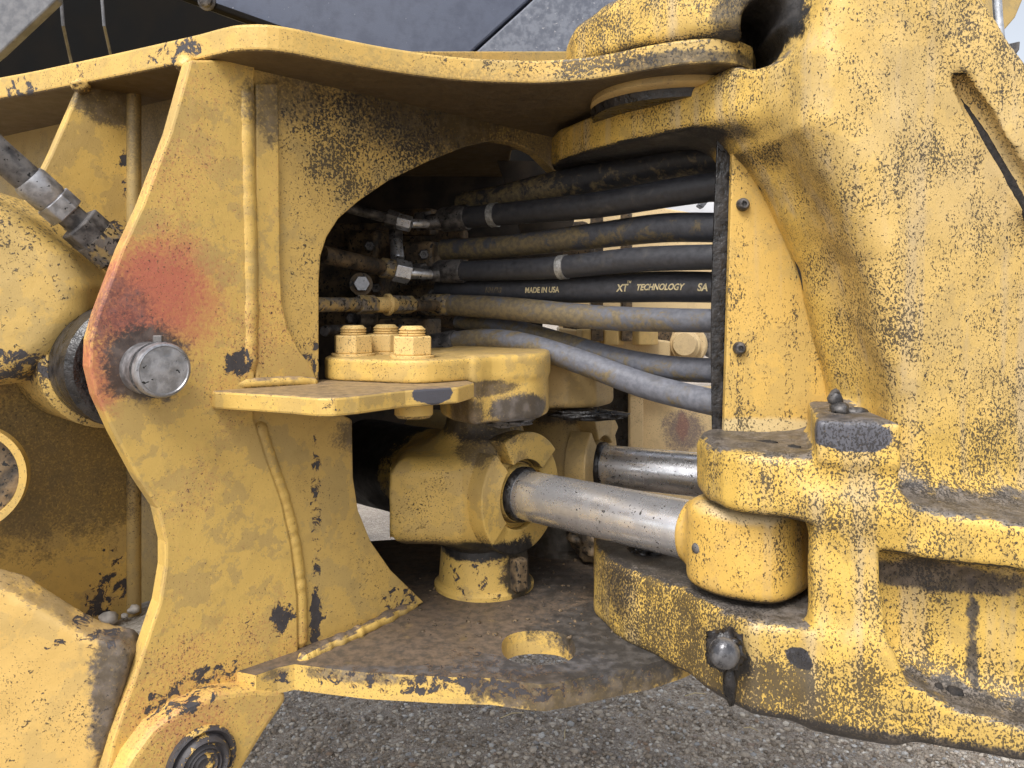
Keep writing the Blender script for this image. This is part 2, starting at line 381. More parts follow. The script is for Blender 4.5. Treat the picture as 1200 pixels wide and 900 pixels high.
P_flange = paint('yellow_flange_paint', a=(.60, .39, .105), b=(.48, .33, .105), spk=.25, chips=.25, spk_scale=130, patches=(
    PK(15, 100, 1.1, (.04, .03, .02), 'chip', 1), PK(115, 82, 1.05, (.05, .03, .015), 'chip', .8), PK(200, 60, .97, (.06, .03, .02), 'chip', .8),
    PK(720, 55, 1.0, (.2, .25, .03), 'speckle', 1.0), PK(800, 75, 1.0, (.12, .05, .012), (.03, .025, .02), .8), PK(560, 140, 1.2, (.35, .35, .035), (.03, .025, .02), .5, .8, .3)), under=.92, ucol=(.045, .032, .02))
P_lower = paint('chipped_yellow_lower_plate', tcol=((.062, .052, .046), (.155, .112, .082)), spk=.2, chips=.55, spk_scale=120, tops=.97, patches=(
    PK(520, 800, .96, (.3, .1, .012), 'chip', .7), PK(700, 800, .96, (.16, .1, .03), (.045, .038, .033), .85, .5, .6), PK(720, 720, 1.06, (.13, .16, .06), (.035, .032, .03), .9, .9, .6), PK(600, 690, 1.3, (.2, .13, .03), (.03, .027, .025), .8, .8, .5), PK(630, 785, .99, (.12, .03, .02), (.05, .048, .05), .7, .7, .6), PK(500, 790, .97, (.25, .015, .01), (.05, .048, .05), .7, .6, .6)), rough=.6)
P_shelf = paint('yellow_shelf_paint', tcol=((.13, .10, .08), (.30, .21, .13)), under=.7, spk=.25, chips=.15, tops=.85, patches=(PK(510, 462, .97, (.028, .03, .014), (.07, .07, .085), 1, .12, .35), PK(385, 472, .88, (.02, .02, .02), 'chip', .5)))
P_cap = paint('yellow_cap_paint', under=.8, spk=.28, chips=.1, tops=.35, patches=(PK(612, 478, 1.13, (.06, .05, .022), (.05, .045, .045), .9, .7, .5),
    PK(560, 455, 1.1, (.06, .05, .012), (.05, .04, .035), .8), PK(545, 485, 1.1, (.03, .05, .03), (.05, .04, .035), .8)))
P_nut = paint('yellow_nut_paint', a=(.66, .46, .18), b=(.60, .42, .17), spk=.18, chips=.1)
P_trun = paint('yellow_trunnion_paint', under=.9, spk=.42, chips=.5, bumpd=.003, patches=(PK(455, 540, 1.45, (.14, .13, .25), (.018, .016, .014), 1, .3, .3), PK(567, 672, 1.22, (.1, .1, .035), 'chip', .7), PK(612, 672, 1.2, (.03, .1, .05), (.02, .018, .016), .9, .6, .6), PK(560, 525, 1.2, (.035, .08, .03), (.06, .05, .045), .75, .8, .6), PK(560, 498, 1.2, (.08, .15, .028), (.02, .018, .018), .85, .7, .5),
    PK(560, 645, 1.2, (.09, .15, .02), (.012, .011, .011), .95, .6, .5), PK(615, 545, 1.2, (.02, .02, .02), (.12, .08, .05), .6)))
P_back = paint('dusty_yellow_rear_ram', a=(.46, .32, .13), b=(.38, .27, .12), spk=.3, chips=.15, patches=(PK(650, 480, 1.4, (.07, .12, .03), (.05, .042, .036), .85, .8, .5),
    PK(680, 640, 1.4, (.2, .2, .06), (.03, .027, .025), .9, .7, .5)))
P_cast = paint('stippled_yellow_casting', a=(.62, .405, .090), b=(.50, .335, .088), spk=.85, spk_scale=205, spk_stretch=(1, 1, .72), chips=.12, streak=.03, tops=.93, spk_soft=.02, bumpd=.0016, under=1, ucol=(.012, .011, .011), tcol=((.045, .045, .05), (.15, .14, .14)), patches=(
    PK(1128, 740, .86, (.006, .05, .075), (.04, .035, .032), .9, 1.1, 1.3), PK(1183, 735, .86, (.006, .05, .08), (.04, .035, .032), .9, 1.1, 1.3), PK(892, 46, 1.0, (.030, .15, .042), (.008, .007, .006), 1, .4, .5),  # hinge hollow patch: black grease, with the hollow's shade painted in
    PK(1000, 80, .92, (.025, .05, .09), 'speckle', .8), PK(960, 145, .92, (.01, .03, .02), (.03, .03, .034), 1, .3, .6),
    PK(1000, 620, .85, (.1, .1, .1), 'speckle', .15), PK(780, 720, 1.0, (.14, .2, .11), 'speckle', .45), PK(1040, 850, .8, (.3, .2, .05), 'speckle', .4),
    PK(1090, 130, .9, (.18, .1, .14), (.58, .44, .23), .4, .8, .4), PK(1150, 330, .9, (.20, .1, .16), (.58, .43, .22), .35, .8, .4), PK(997, 508, .832, (.040, .05, .019), (.085, .085, .10), 1, .15, .35),
    PK(880, 10, .96, (.05, .2, .05), (.02, .018, .017), .8, .6, .6), PK(1170, 175, .9, (.05, .05, .05), (.5, .38, .2), .2),
    PK(1130, 672, .86, (.12, .04, .020), (.05, .038, .03), .9, .6, .6), PK(938, 775, .84, (.013, .03, .012), (.035, .034, .038), 1, .25, .5),  # dark band along the pocket top is overhang shade painted into the colour
    PK(852, 775, .87, (.026, .04, .034), (.012, .012, .013), 1, .45, .6), PK(720, 680, 1.05, (.025, .05, .06), (.04, .03, .025), .7), PK(1010, 880, .8, (.35, .2, .012), (.04, .035, .033), .9, .8, .6)))
P_strip = paint('stippled_yellow_guard_plate', a=(.60, .385, .098), b=(.53, .35, .10), spk=.82, spk_scale=215, spk_stretch=(1, 1, .6), chips=.1, streak=.08, spk_soft=.02, patches=(PK(880, 500, 1.02, (.12, .1, .012), (.62, .5, .28), .7),))
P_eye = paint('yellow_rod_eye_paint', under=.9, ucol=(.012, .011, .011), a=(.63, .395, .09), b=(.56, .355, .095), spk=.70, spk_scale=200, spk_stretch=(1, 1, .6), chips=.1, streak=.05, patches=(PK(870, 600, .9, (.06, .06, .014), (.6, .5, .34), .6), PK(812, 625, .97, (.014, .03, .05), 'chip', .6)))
P_left = paint('speckled_yellow_ram_eye', a=(.54, .36, .105), b=(.46, .32, .11), spk=.72, chips=.45, spk_scale=110, patches=(PK(60, 425, .95, (.06, .2, .02), 'chip', 1),))
P_leftlow = paint('scuffed_yellow_lower_arm', tcol=((.05, .045, .045), (.2, .16, .12)), a=(.60, .39, .12), b=(.52, .35, .12), spk=.42, chips=.42, spk_scale=110, tops=.5, patches=(PK(135, 830, .87, (.028, .2, .12), (.05, .045, .045), .85, .8, .7), PK(120, 745, .85, (.07, .2, .03), 'chip', .9)))
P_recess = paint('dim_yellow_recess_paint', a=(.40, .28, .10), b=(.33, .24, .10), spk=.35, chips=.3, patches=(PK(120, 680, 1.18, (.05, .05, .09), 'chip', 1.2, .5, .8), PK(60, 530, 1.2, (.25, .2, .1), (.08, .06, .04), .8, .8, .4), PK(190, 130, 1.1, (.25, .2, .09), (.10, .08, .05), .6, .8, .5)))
P_gus2 = paint('yellow_second_gusset', spk=.2, chips=.22, patches=(PK(150, 200, 1.1, (.012, .02, .05), 'chip', 1), PK(140, 272, 1.1, (.02, .02, .02), 'chip', 1), PK(140, 120, 1.1, (.07, .07, .035), (.05, .04, .03), .8), PK(60, 530, 1.1, (.3, .3, .12), (.10, .075, .04), .7), PK(120, 680, 1.12, (.05, .06, .07), 'chip', 1.2, .5, .8)))
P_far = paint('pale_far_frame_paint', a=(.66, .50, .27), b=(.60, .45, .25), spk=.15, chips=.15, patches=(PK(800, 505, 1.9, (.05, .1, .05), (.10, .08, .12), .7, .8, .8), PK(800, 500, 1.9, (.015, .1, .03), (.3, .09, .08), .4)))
NAVY = simple('dusty_navy_panel', (.030, .040, .074), (.048, .062, .104), .45, 0, 30, .0004, speck=(.26, .27, .30), spt=.72)
NAVY2 = simple('faded_navy_panel', (.070, .082, .115), (.15, .168, .21), .6, 0, 90, .0006, speck=(.34, .34, .36), spt=.68)
GREYP = simple('scratched_grey_panel', (.09, .095, .11), (.16, .165, .18), .5, 0, 60, .0004)
BLACKP = simple('black_void_and_lip', (.003, .003, .003), (.008, .007, .006), .8, 0, 9, .0006); BLACKP.node_tree.nodes['Principled BSDF'].inputs['Specular IOR Level'].default_value = .08  # near-black colour stands in for the void's shade; the lip shares it
WHITEP = simple('white_body_paint', (.72, .74, .78), (.82, .83, .86), .4, 0, 5, .0002)
STONE = simple('pale_dusty_stone', (.34, .33, .31), (.5, .48, .45), .9, 0, 80, .002)
STRAW = simple('dry_straw', (.55, .45, .27), (.4, .32, .18), .8)
PRINT = simple('pale_gold_print', (.62, .52, .30), (.40, .34, .2), .6, 0, 160, .0002)
PRINTD = simple('worn_gold_print', (.18, .14, .08), (.05, .045, .04), .6, 0, 160, .0002)

# ---------------------------------------------------------------- ground
def groundmat():
    s = N('packed_gravel_soil'); a = s.noise(60, 5, .7); b = s.noise(3, 3); c = s.noise(240, 3, .7)
    col = s.mix(s.ramp(a, .35, .65), (.30, .25, .20), (.50, .43, .35)); col = s.mix(s.ramp(b, .4, .65, 0, .6), col, (.17, .145, .125))
    col = s.mix(s.ramp(c, .56, .66), col, (.60, .57, .52)); col = s.mix(s.ramp(c, .42, .36), col, (.10, .082, .065))
    s.put(col, s.b.inputs['Base Color']); s.b.inputs['Roughness'].default_value = .92; s.bump(a, .006); s.bump(c, .002); return s.m
n = 90; gx = np.concatenate([[-60, -20, -6], np.linspace(-2.2, 2.8, n), [8, 25, 60]]); gy = np.concatenate([[-50, -15, -3, .5], np.linspace(1.5, 5.5, n), [9, 25, 90]])
v = [(x, y, .012*mnoise.fractal(Vector((x*4, y*4, 0)), 1, 2, 4) if abs(x) < 5 and 0 < y < 8 else 0) for y in gy for x in gx]
w_ = len(gx); f = [(j*w_+i, j*w_+i+1, (j+1)*w_+i+1, (j+1)*w_+i) for j in range(len(gy)-1) for i in range(w_-1)]
g = mesh('ground', v, f, groundmat(), smooth=True, fix=False); g['kind'] = 'structure'
def pebmat():
    s = N('mixed_pebbles'); at = s.new('ShaderNodeAttribute'); at.attribute_name = 'tint'
    c = s.new('ShaderNodeValToRGB'); s.t.links.new(at.outputs['Fac'], c.inputs[0]); e = c.color_ramp.elements
    e[0].color = (.13, .105, .08, 1); e[1].color = (.68, .66, .62, 1)
    for p, k in ((.3, (.32, .27, .21, 1)), (.6, (.46, .40, .33, 1)), (.78, (.58, .54, .47, 1)), (.84, (.27, .19, .13, 1)), (.9, (.30, .31, .32, 1))):
        q = e.new(p); q.color = k
    s.put(s.mix(s.ramp(s.noise(300, 2), .4, .7, 0, .4), c.outputs[0], (.24, .21, .18)), s.b.inputs['Base Color']); s.b.inputs['Roughness'].default_value = .9; s.bump(s.noise(400, 2), .001); return s.m
ico = bmesh.new(); bmesh.ops.create_icosphere(ico, subdivisions=1, radius=1)
iv = np.array([v.co for v in ico.verts]); fi = np.array([[v.index for v in f.verts] for f in ico.faces]); ico.free()
def pebbles(name, npb, xr, yr, smin_, smax_, pw=3.0, zb=None):
    base = iv[None]*(1+.28*rng.standard_normal((npb, len(iv), 1)).clip(-1.2, 1.2))
    sz = (smin_+(smax_-smin_)*rng.random(npb)**pw)[:, None]*rng.uniform(.6, 1.2, (npb, 3))*np.array([1, 1, .65])
    an = rng.random(npb)*6.28; ca, sa = np.cos(an)[:, None], np.sin(an)[:, None]
    p = base*sz[:, None]; q = p.copy(); q[..., 0] = p[..., 0]*ca-p[..., 1]*sa; q[..., 1] = p[..., 0]*sa+p[..., 1]*ca
    cx = rng.uniform(*xr, npb); cy = yr[0]+(yr[1]-yr[0])*rng.random(npb)**1.4
    cz = np.array([.012*mnoise.fractal(Vector((x*4, y*4, 0)), 1, 2, 4) for x, y in zip(cx, cy)])*(zb is None)+(zb or 0)+sz[:, 2]*.3
    q += np.stack([cx, cy, cz], 1)[:, None]
    V = q.reshape(-1, 3); Fc = (fi[None]+len(iv)*np.arange(npb)[:, None, None]).reshape(-1, 3)
    me = bpy.data.meshes.new(name); me.vertices.add(len(V)); me.vertices.foreach_set('co', V.astype(np.float32).ravel())
    me.loops.add(len(Fc)*3); me.loops.foreach_set('vertex_index', Fc.astype(np.int32).ravel()); me.polygons.add(len(Fc))
    me.polygons.foreach_set('loop_start', np.arange(0, len(Fc)*3, 3, dtype=np.int32)); me.polygons.foreach_set('loop_total', np.full(len(Fc), 3, np.int32)); me.update(calc_edges=True)
    at = me.attributes.new('tint', 'FLOAT', 'POINT'); at.data.foreach_set('value', np.repeat(rng.random(npb), len(iv)).astype(np.float32))
    o = link(name, me, MIRE if name == 'deck_grit' else PEB); o['kind'] = 'stuff'; o['label'] = 'loose grey and brown gravel lying under and beside the machine' if name == 'gravel' else 'fine grit and crumbs of dry dirt scattered on the greasy lower hitch plate' if name == 'deck_grit' else 'larger single stones scattered over the finer gravel under the machine'; o['category'] = 'gravel'; return o
PEB = pebmat()
pebbles('gravel', 120000, (-.9, 1.3), (1.75, 3.3), .0011, .0085, 7)
pebbles('scattered_stones', 900, (-.9, 1.3), (1.75, 3.2), .005, .013, 2)
pebbles('deck_grit', 420, (-.16, .24), (1.06, 1.42), .0008, .0045, 4, CH-.446)
for i, (px, py, Yy, L, a, lb) in enumerate(((600, 848, 2.09, .07, .5, 'forked dry straw lying on gravel below the oval hole'), (815, 829, 2.2, .06, .1, 'dry straw on gravel right below the lower plate edge'),
                                    (880, 870, 2.02, .05, -.9, 'dry straw on gravel under the black greasy nipple'), (662, 872, 2.0, .06, 1.5, 'upright dry straw on gravel at the bottom edge'))):
    x = WX(px, Yy); c, s_ = math.cos(a)*L/2, math.sin(a)*L/2
    o = tube('dry_straw', [(x-c, Yy-s_*.6, .016), (x, Yy+.004, .022), (x+c, Yy+s_*.6, .02)], [.0012, .0015, .001], STRAW, n=6); tag(o, lb, 'straw')

# ---------------------------------------------------------------- REAR FRAME (left half of the machine)
RF = thing('rear_frame', 'yellow welded rear frame with gussets, hose window and greasy lower hitch plate, left half', 'machine frame')
NN = np.array([.7071, -.7071, 0])                         # outward normal of gussets, window plate and pin
def onG(px, py, c=1.302):
    u = (px-600)/F; Y = c/(1-u); return W(px, py, Y)
# main gusset
g1 = [(272, 70), (223, 70), (200, 153), (167, 240), (143, 292), (115, 367), (106, 398), (105, 430), (113, 463), (133, 507), (163, 563), (185, 596), (194, 635), (194, 665), (187, 707), (160, 787), (133, 867), (112, 960),
      (180, 960), (330, 800), (350, 762), (349, 700), (342, 640), (330, 585), (312, 535), (298, 490), (299, 447), (299, 70)]
prism('gusset', [onG(*p) for p in g1], -NN*.026, P_side, RF, bevel=.003)
# window plate behind it (C shape round the hose window) 
wp = [(280, 60), (720, 60), (720, 235), (662, 222), (655, 205), (630, 180), (605, 168), (580, 164), (545, 172), (500, 190), (455, 212), (420, 236), (397, 256), (383, 278), (376, 300), (374, 330), (374, 440), (372, 470),
      (413, 492), (414, 560), (420, 598), (435, 635), (458, 668), (497, 706), (430, 738), (340, 772), (280, 800)]
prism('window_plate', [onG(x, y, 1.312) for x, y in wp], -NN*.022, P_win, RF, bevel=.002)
# doubler between bead and window, curved foot
st = [(300, 97), (327, 97), (329, 300), (331, 355), (338, 385), (352, 412), (366, 430), (372, 446), (300, 446)]
prism('stiffener_plate', [onG(x, y, 1.303) for x, y in smooth_poly(st[:2], 1, False)+st[2:]], -NN*.010, P_side, RF, bevel=.0025)
def bead(name, pts, r, mat, parent, c=1.302, n=14, amp=.10):
    c += r*1.0
    P = [onG(p[0], p[1], c) if len(p) == 2 else W(*p) for p in smooth_poly(pts, 44, False)]
    rr = [r*(1+amp*mnoise.noise(Vector((i*.16, r*900, 0)))+.004*math.sin(i*1.9)+.03*mnoise.noise(Vector((i*.7, 5, 0)))) for i in range(len(P))]
    rr = [q*min(1, .25+(i+1)/16, .25+(len(P)-i)/16) for i, q in enumerate(rr)]
    return tube(name, P, rr, mat, parent, n)
bead('weld_bead', [(286, 92), (288, 200), (291, 320), (291, 446)], .0125, P_side, RF)
bead('weld_bead', [(300, 492), (313, 535), (330, 585), (343, 640), (350, 700), (351, 762)], .011, P_side, RF, c=1.308)
# foot weld of the side plate on the lower plate
bead('weld_bead', [(490, 706, 1.185), (430, 736, 1.085), (385, 757, 1.035), (350, 775, .995)], .0085, P_lower, RF, amp=.35)
# flange (horizontal, seen from below) : front outline from pixel / depth pairs
FT = .33
fl_px = [(-160, 1.25), (0, 1.129), (88, 1.059), (217, .962), (255, .933), (283, .918), (327, .922), (400, .966), (450, .997), (500, 1.023), (550, 1.042), (600, 1.05), (640, 1.051), (700, 1.032), (760, .992), (800, .972), (835, .965), (862, .97), (882, .995)]
fl = [np.array([p[0], p[1], CH+FT]) for p in smooth_poly([(WX(p, Y), Y) for p, Y in fl_px], 4, False)]+[V3(.33, 1.06, FT), V3(.345, 1.15, FT), V3(.33, 1.3, FT), V3(.2, 1.42, FT), V3(.0, 1.5, FT), V3(-.02, 1.95, FT), V3(-1.3, 1.95, FT), V3(-1.3, 1.6, FT)]
prism('top_flange', fl, (0, 0, -.032), P_flange, RF, bevel=.004, seg=3)
# boss disc under the flange at the hinge
lathe('hinge_boss', V3(.235, 1.13, FT-.030), (0, 0, -1), [(0, .12), (.010, .122), (.013, .118), (.014, .10)], P_back, RF, 64)

lathe('hinge_seal', V3(.24, 1.15, FT-.043), (0, 0, -1), [(0, .125), (.012, .122)], GREASE, RF, 64)
# second gusset and the recessed side wall
g2c = 1.643
g2 = [(105, 80), (93, 104), (60, 180), (0, 300), (-90, 470), (-110, 760), (152, 760), (152, 80)]
prism('gusset', [onG(x, y, g2c) for x, y in g2], -NN*.024, P_gus2, RF, bevel=.003)
a_, b_ = np.array([-.31, 1.02]), np.array([-1.3, 1.63])
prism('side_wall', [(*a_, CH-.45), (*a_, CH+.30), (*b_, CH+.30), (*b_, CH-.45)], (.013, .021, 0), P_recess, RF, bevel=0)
for q, s in ((.235, .012), ):
    P = [onG(157, y, g2c-.004) for y in (95, 200, 330, 450, 600, 755)]
    tube('weld_bead', P, [s*.8]*6, P_recess, RF, 12)
for i, (px, py, Y, r) in enumerate(((219, 76, .955, .013), (95, 101, 1.055, .012), (250, 84, .975, .010))):
    lump('weld_blob', W(px, py, Y), (r, r, r*.8), P_flange, RF, 3, .3, i+40)
# shelf bracket
sh = [(245, .950), (252, .938), (300, .915), (340, .893), (372, .872), (392, .872), (420, .893), (475, .953), (537, .994)]
shp = [np.array([WX(p, Y), Y, CH-.100]) for p, Y in sh]+[V3(-.050, 1.05, -.100), V3(-.09, 1.15, -.1), V3(-.22, 1.13, -.1), V3(-.30, 1.06, -.1), V3(-.372, .99, -.1)]
prism('shelf_bracket', shp, (0, 0, -.0215), P_shelf, RF, bevel=.003)
bead('weld_bead', [(252, 452, .958), (300, 449, .985), (345, 447, 1.015), (372, 449, 1.04)], .007, P_shelf, RF)
# lower hitch plate with slot
LT = -.446
lo = [(300, .955), (325, .975), (345, .985), (380, .975), (430, .962), (520, .951), (575, .948), (610, .938), (638, .932), (665, .942), (700, .958), (760, .985), (800, 1.015), (830, 1.05)]
lop = [np.array([WX(p, Y), Y, CH+LT]) for p, Y in lo]+[V3(.33, 1.15, LT), V3(.36, 1.3, LT), V3(.3, 1.55, LT), V3(.1, 1.72, LT), V3(-.10, 1.72, LT), V3(-.2, 1.52, LT), V3(-.5, 1.45, LT), V3(-1.1, 1.55, LT), V3(-1.1, 1.2, LT), V3(-.55, 1.0, LT), V3(-.40, .99, LT)]
cx, cy = WX(631, 1.035), 1.035
slot = [V3(cx+.0485*math.copysign(abs(math.cos(t))**.8, math.cos(t)), cy+.052*math.copysign(abs(math.sin(t))**.8, math.sin(t)), LT) for t in np.linspace(0, 2*math.pi, 40, endpoint=False)]
prism('lower_plate', lop, (0, 0, -.032), P_lower, RF, holes=[slot], bevel=0)
# pin boss plate, lower left
bc = onG(238, 885, 1.262)
bp = [(120, 975), (135, 925), (152, 890), (178, 855), (212, 830), (255, 812), (300, 806), (333, 808), (338, 820), (310, 860), (285, 902), (262, 975)]
prism('lower_gusset', [onG(x, y, 1.262) for x, y in bp], -NN*.05, P_side, RF, bevel=.008, seg=3)
P_boss = paint('worn_boss_paint', spk=.4, chips=.95, spk_scale=110, patches=(PK(235, 893, .9, (.045, .06, .045), 'chip', .8),))
lathe('pin_boss', onG(235, 893, 1.262)-NN*.004, NN, [(0, .041), (.010, .0405), (.012, .037), (.009, .034), (.007, .033), (.010, .031), (.016, .030), (.018, .027), (.015, .0245), (.0135, .023), (.0145, .021), (.0165, .0195), (.014, .018), (.0165, .015), (.014, .0125), (.016, .009), (.014, .006), (.015, .001)], P_boss, RF, 48, 50)
# dark interior behind the hose window
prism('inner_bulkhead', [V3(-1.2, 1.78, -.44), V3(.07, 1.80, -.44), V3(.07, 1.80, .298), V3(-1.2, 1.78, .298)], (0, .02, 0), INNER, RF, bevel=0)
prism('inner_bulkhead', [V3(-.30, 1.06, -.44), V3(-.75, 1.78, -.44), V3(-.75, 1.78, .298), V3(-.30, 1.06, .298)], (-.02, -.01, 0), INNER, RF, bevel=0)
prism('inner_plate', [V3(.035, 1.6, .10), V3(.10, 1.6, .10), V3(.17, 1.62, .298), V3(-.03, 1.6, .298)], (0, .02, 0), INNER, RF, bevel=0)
# pedestal and caps for the two ram trunnions
T1 = np.array([-.045, 1.27]); D1 = np.array([.739, -.675]); T2 = np.array([.09, 1.475]); D2 = np.array([.887, -.461])
for T, m in ((T1, P_trun), (T2, P_back)):
    lathe('trunnion_pedestal', V3(T[0], T[1], LT), (0, 0, 1), [(0, .080), (.006, .080), (.009, .077), (.012, .073), (.05, .070), (.075, .068), (.080, .06), (.083, .05)], m, RF, 48)
    box('keeper_block', V3(T[0]+.055, T[1]-.055, LT+.035), (.022, .022, .05), MIRE, RF, .004, .7)
    lathe('grease_seal', V3(T[0], T[1], LT+.078), (0, 0, 1), [(0, .05), (.002, .070), (.010, .073), (.018, .069), (.024, .05)], GREASE, RF, 40)

# cap plate over the front ram: plan with thick rounded nose
def cap_build():
    g = Grid((-.31, .99, -.19), (.09, 1.40, -.05), .0034)
    plan = [(-.262, 1.10), (-.20, 1.055), (-.125, 1.030), (-.08, 1.055), (-.03, 1.105), (.01, 1.125), (.04, 1.15), (.055, 1.20), (.055, 1.30), (.02, 1.36), (-.10, 1.37), (-.25, 1.25)]
    plan = [tuple(p) for p in smooth_poly(plan, 4)]
    a = g.prz(plan, -.1005, -.069, .004)
    nose = [(-.06, 1.085), (-.03, 1.105), (.01, 1.125), (.04, 1.15), (.055, 1.20), (.055, 1.30), (.02, 1.36), (-.09, 1.37), (-.11, 1.2)]
    nose = [tuple(p) for p in smooth_poly(nose, 4)]
    b = g.prz(nose, -.163, -.069, .008)
    D = smin(a, b, .012)
    g.build(D, 'bearing_cap', P_cap, CP, off=(0, 0, CH))
CP = thing('bearing_cap_assembly', 'thick yellow bearing cap plate with hex nuts above the front steering ram', 'bearing cap')
cap_build()
def stud_nut(px, Y, lift=0):
    z = -.069; x = WX(px, Y); r = .0292
    lathe('washer', V3(x, Y, z), (0, 0, 1), [(0, .031), (.003, .031), (.0035, .030)], P_nut, CP, 28)
    nut = hexp('nut', V3(x, Y, z+.0035), (0, 0, 1), r, .026, P_nut, CP, .002, rot=random.uniform(.1, .5))
    prof = [(0, .0165)]; k = 0; h = .0275
    while h < .037+lift: prof += [(h, .0165), (h+.0012, .0185), (h+.0024, .0185), (h+.0034, .0165)]; h += .0036
    prof += [(h, .0165), (h+.003, .0135)]
    lathe('stud', V3(x, Y, z+.002), (0, 0, 1), prof, P_nut, CP, 28, 20)
for a in ((414, 1.125), (452, 1.175), (483, 1.085, .001)): stud_nut(*a)
lathe('bolt_head', V3(WX(485, 1.01), 1.01, -.121), (0, 0, -1), [(0, .0245), (.016, .0245), (.02, .021), (.0215, .01)], P_cap, CP, 32)
# rear cap
CP2 = thing('bearing_cap_assembly', 'grimy brown bearing cap behind the front one, under the lowest hoses', 'bearing cap')
g = Grid((.0, 1.22, -.19), (.2, 1.56, -.06), .004)
g.build(smin(g.prz([(.03, 1.30), (.09, 1.29), (.14, 1.31), (.175, 1.36), (.17, 1.46), (.10, 1.52), (.02, 1.50)], -.168, -.085, .012), g.prz([(.05, 1.33), (.09, 1.32), (.13, 1.34), (.15, 1.38), (.14, 1.44), (.06, 1.46)], -.176, -.1, .01), .01), 'bearing_cap', P_back, CP2, off=(0, 0, CH))

# ---------------------------------------------------------------- steering rams
def ram(T, D, label, pm, first):
    root = thing('steering_ram', label, 'hydraulic ram', 'two steering rams of the hitch')
    ang = math.atan2(D[1], D[0]); ca, sa = math.cos(ang), math.sin(ang)
    def tr(p): return (T[0]+p[0]*ca-p[1]*sa, T[1]+p[0]*sa+p[1]*ca, CH-.288+p[2])
    def place(o):
        M = Matrix.Translation((T[0], T[1], CH-.288)) @ Matrix.Rotation(ang, 4, 'Z'); o.data.transform(M); return o
    g = Grid((-.34, -.18, -.15), (.12, .15, .15), .0036)
    D_ = smin(g.cylx((0, 0), .078, -.32, .0, .01), g.cylx((0, 0), .084, -.05, .050, .008), .03)
    D_ = smin(D_, g.cylz((0, 0), .060, -.128, .128, .004), .035)
    if first:
        bx = g.prz([(-.032, -.165), (.050, -.100), (.055, 0), (-.10, 0), (-.108, -.095)], -.070, .062, .028)
        D_ = smin(D_, bx, .045)
        D_ = smin(D_, g.prz([(-.040, -.160), (-.030, -.168), (-.100, -.100), (-.112, -.095)], -.062, .052, .005), .004)
    D_ = smax(D_, -(g.cylx((0, 0), .060, .03, .2, .002)), .004)
    place(g.build(D_, 'trunnion_head', pm, root))
    def arc(name, r0, r1, x0, x1, t0, t1, m, par):
        k = 28; v = []; f = []
        for i in range(k+1):
            t = R(t0+(t1-t0)*i/k)
            for x, r in ((x0, r0), (x0, r1), (x1, r1), (x1, r0)): v.append((x, r*math.cos(t), r*math.sin(t)))
        for i in range(k):
            for q in range(4): a = i*4+q; b = i*4+(q+1) % 4; f.append([a, b, b+4, a+4])
        f += [[0, 1, 2, 3], [k*4+3, k*4+2, k*4+1, k*4]]
        o = place(mesh(name, v, f, m, par, bevel=.0025)); return o
    # angles: 0 = away from the camera, 180 = toward it, 90 = up
    arc('gland_ring_segment', .054, .096, .048, .088, 38, 118, pm, root)
    arc('gland_ring_segment', .054, .094, .048, .088, 132, 222, pm, root)
    arc('gland_ring_segment', .054, .092, .048, .080, 227, 396, pm, root)
    o = place(lathe('gland', (.03, 0, 0), (1, 0, 0), [(0, .056), (.038, .056), (.042, .053), (.044, .050), (.040, .048), (.040, .046), (.046, .045), (.050, .043), (.050, .030)], pm, root, 44))
    o = place(lathe('wiper_seal', (.075, 0, 0), (1, 0, 0), [(0, .042), (.012, .0425), (.016, .040), (.016, .03)], GREASE, root, 40))
    o = place(lathe('rod', (.04, 0, 0), (1, 0, 0), [(0, .0375), (.345, .0375)], CHROME, root, 56))
    # rod eye in the clevis
    L = .452
    g = Grid((.34, -.09, -.075), (.55, .09, .075), .0032)
    ea = np.pi*.13; xr = (g.x-L); yr = g.y; E = smin(g.comb((np.abs(xr)**2.7+np.abs(yr)**2.7)**(1/2.7)-.068, np.abs(g.z)-.052, .015), g.cylx((0, 0), .0415, .372, .43, .006), .012)
    if not first: E = g.cylz((L, 0), .05, -.03, .03, .01)
    if first:
        e = place(g.build(E, 'rod_eye', P_eye, root))
        zc = W(823, 641, .95); ax = np.array([-.75, -.62, .05]); b0 = zc
        lathe('grease_fitting', b0, ax, [(-.02, .0085), (0, .0085), (.002, .008), (.004, .006), (.007, .006), (.010, .0072), (.013, .006), (.0145, .003)], DSTEEL, root, 20)
        o = place(lathe('pivot_pin', (L, 0, -.09), (0, 0, 1), [(0, .03), (.18, .03)], DSTEEL, root, 24))
    return root
ram(T1, D1, 'front steering ram with shiny chrome rod running into the yellow clevis', P_trun, True)
ram(T2, D2, 'rear steering ram, dustier, its short chrome rod passing behind the front casting', P_back, False)

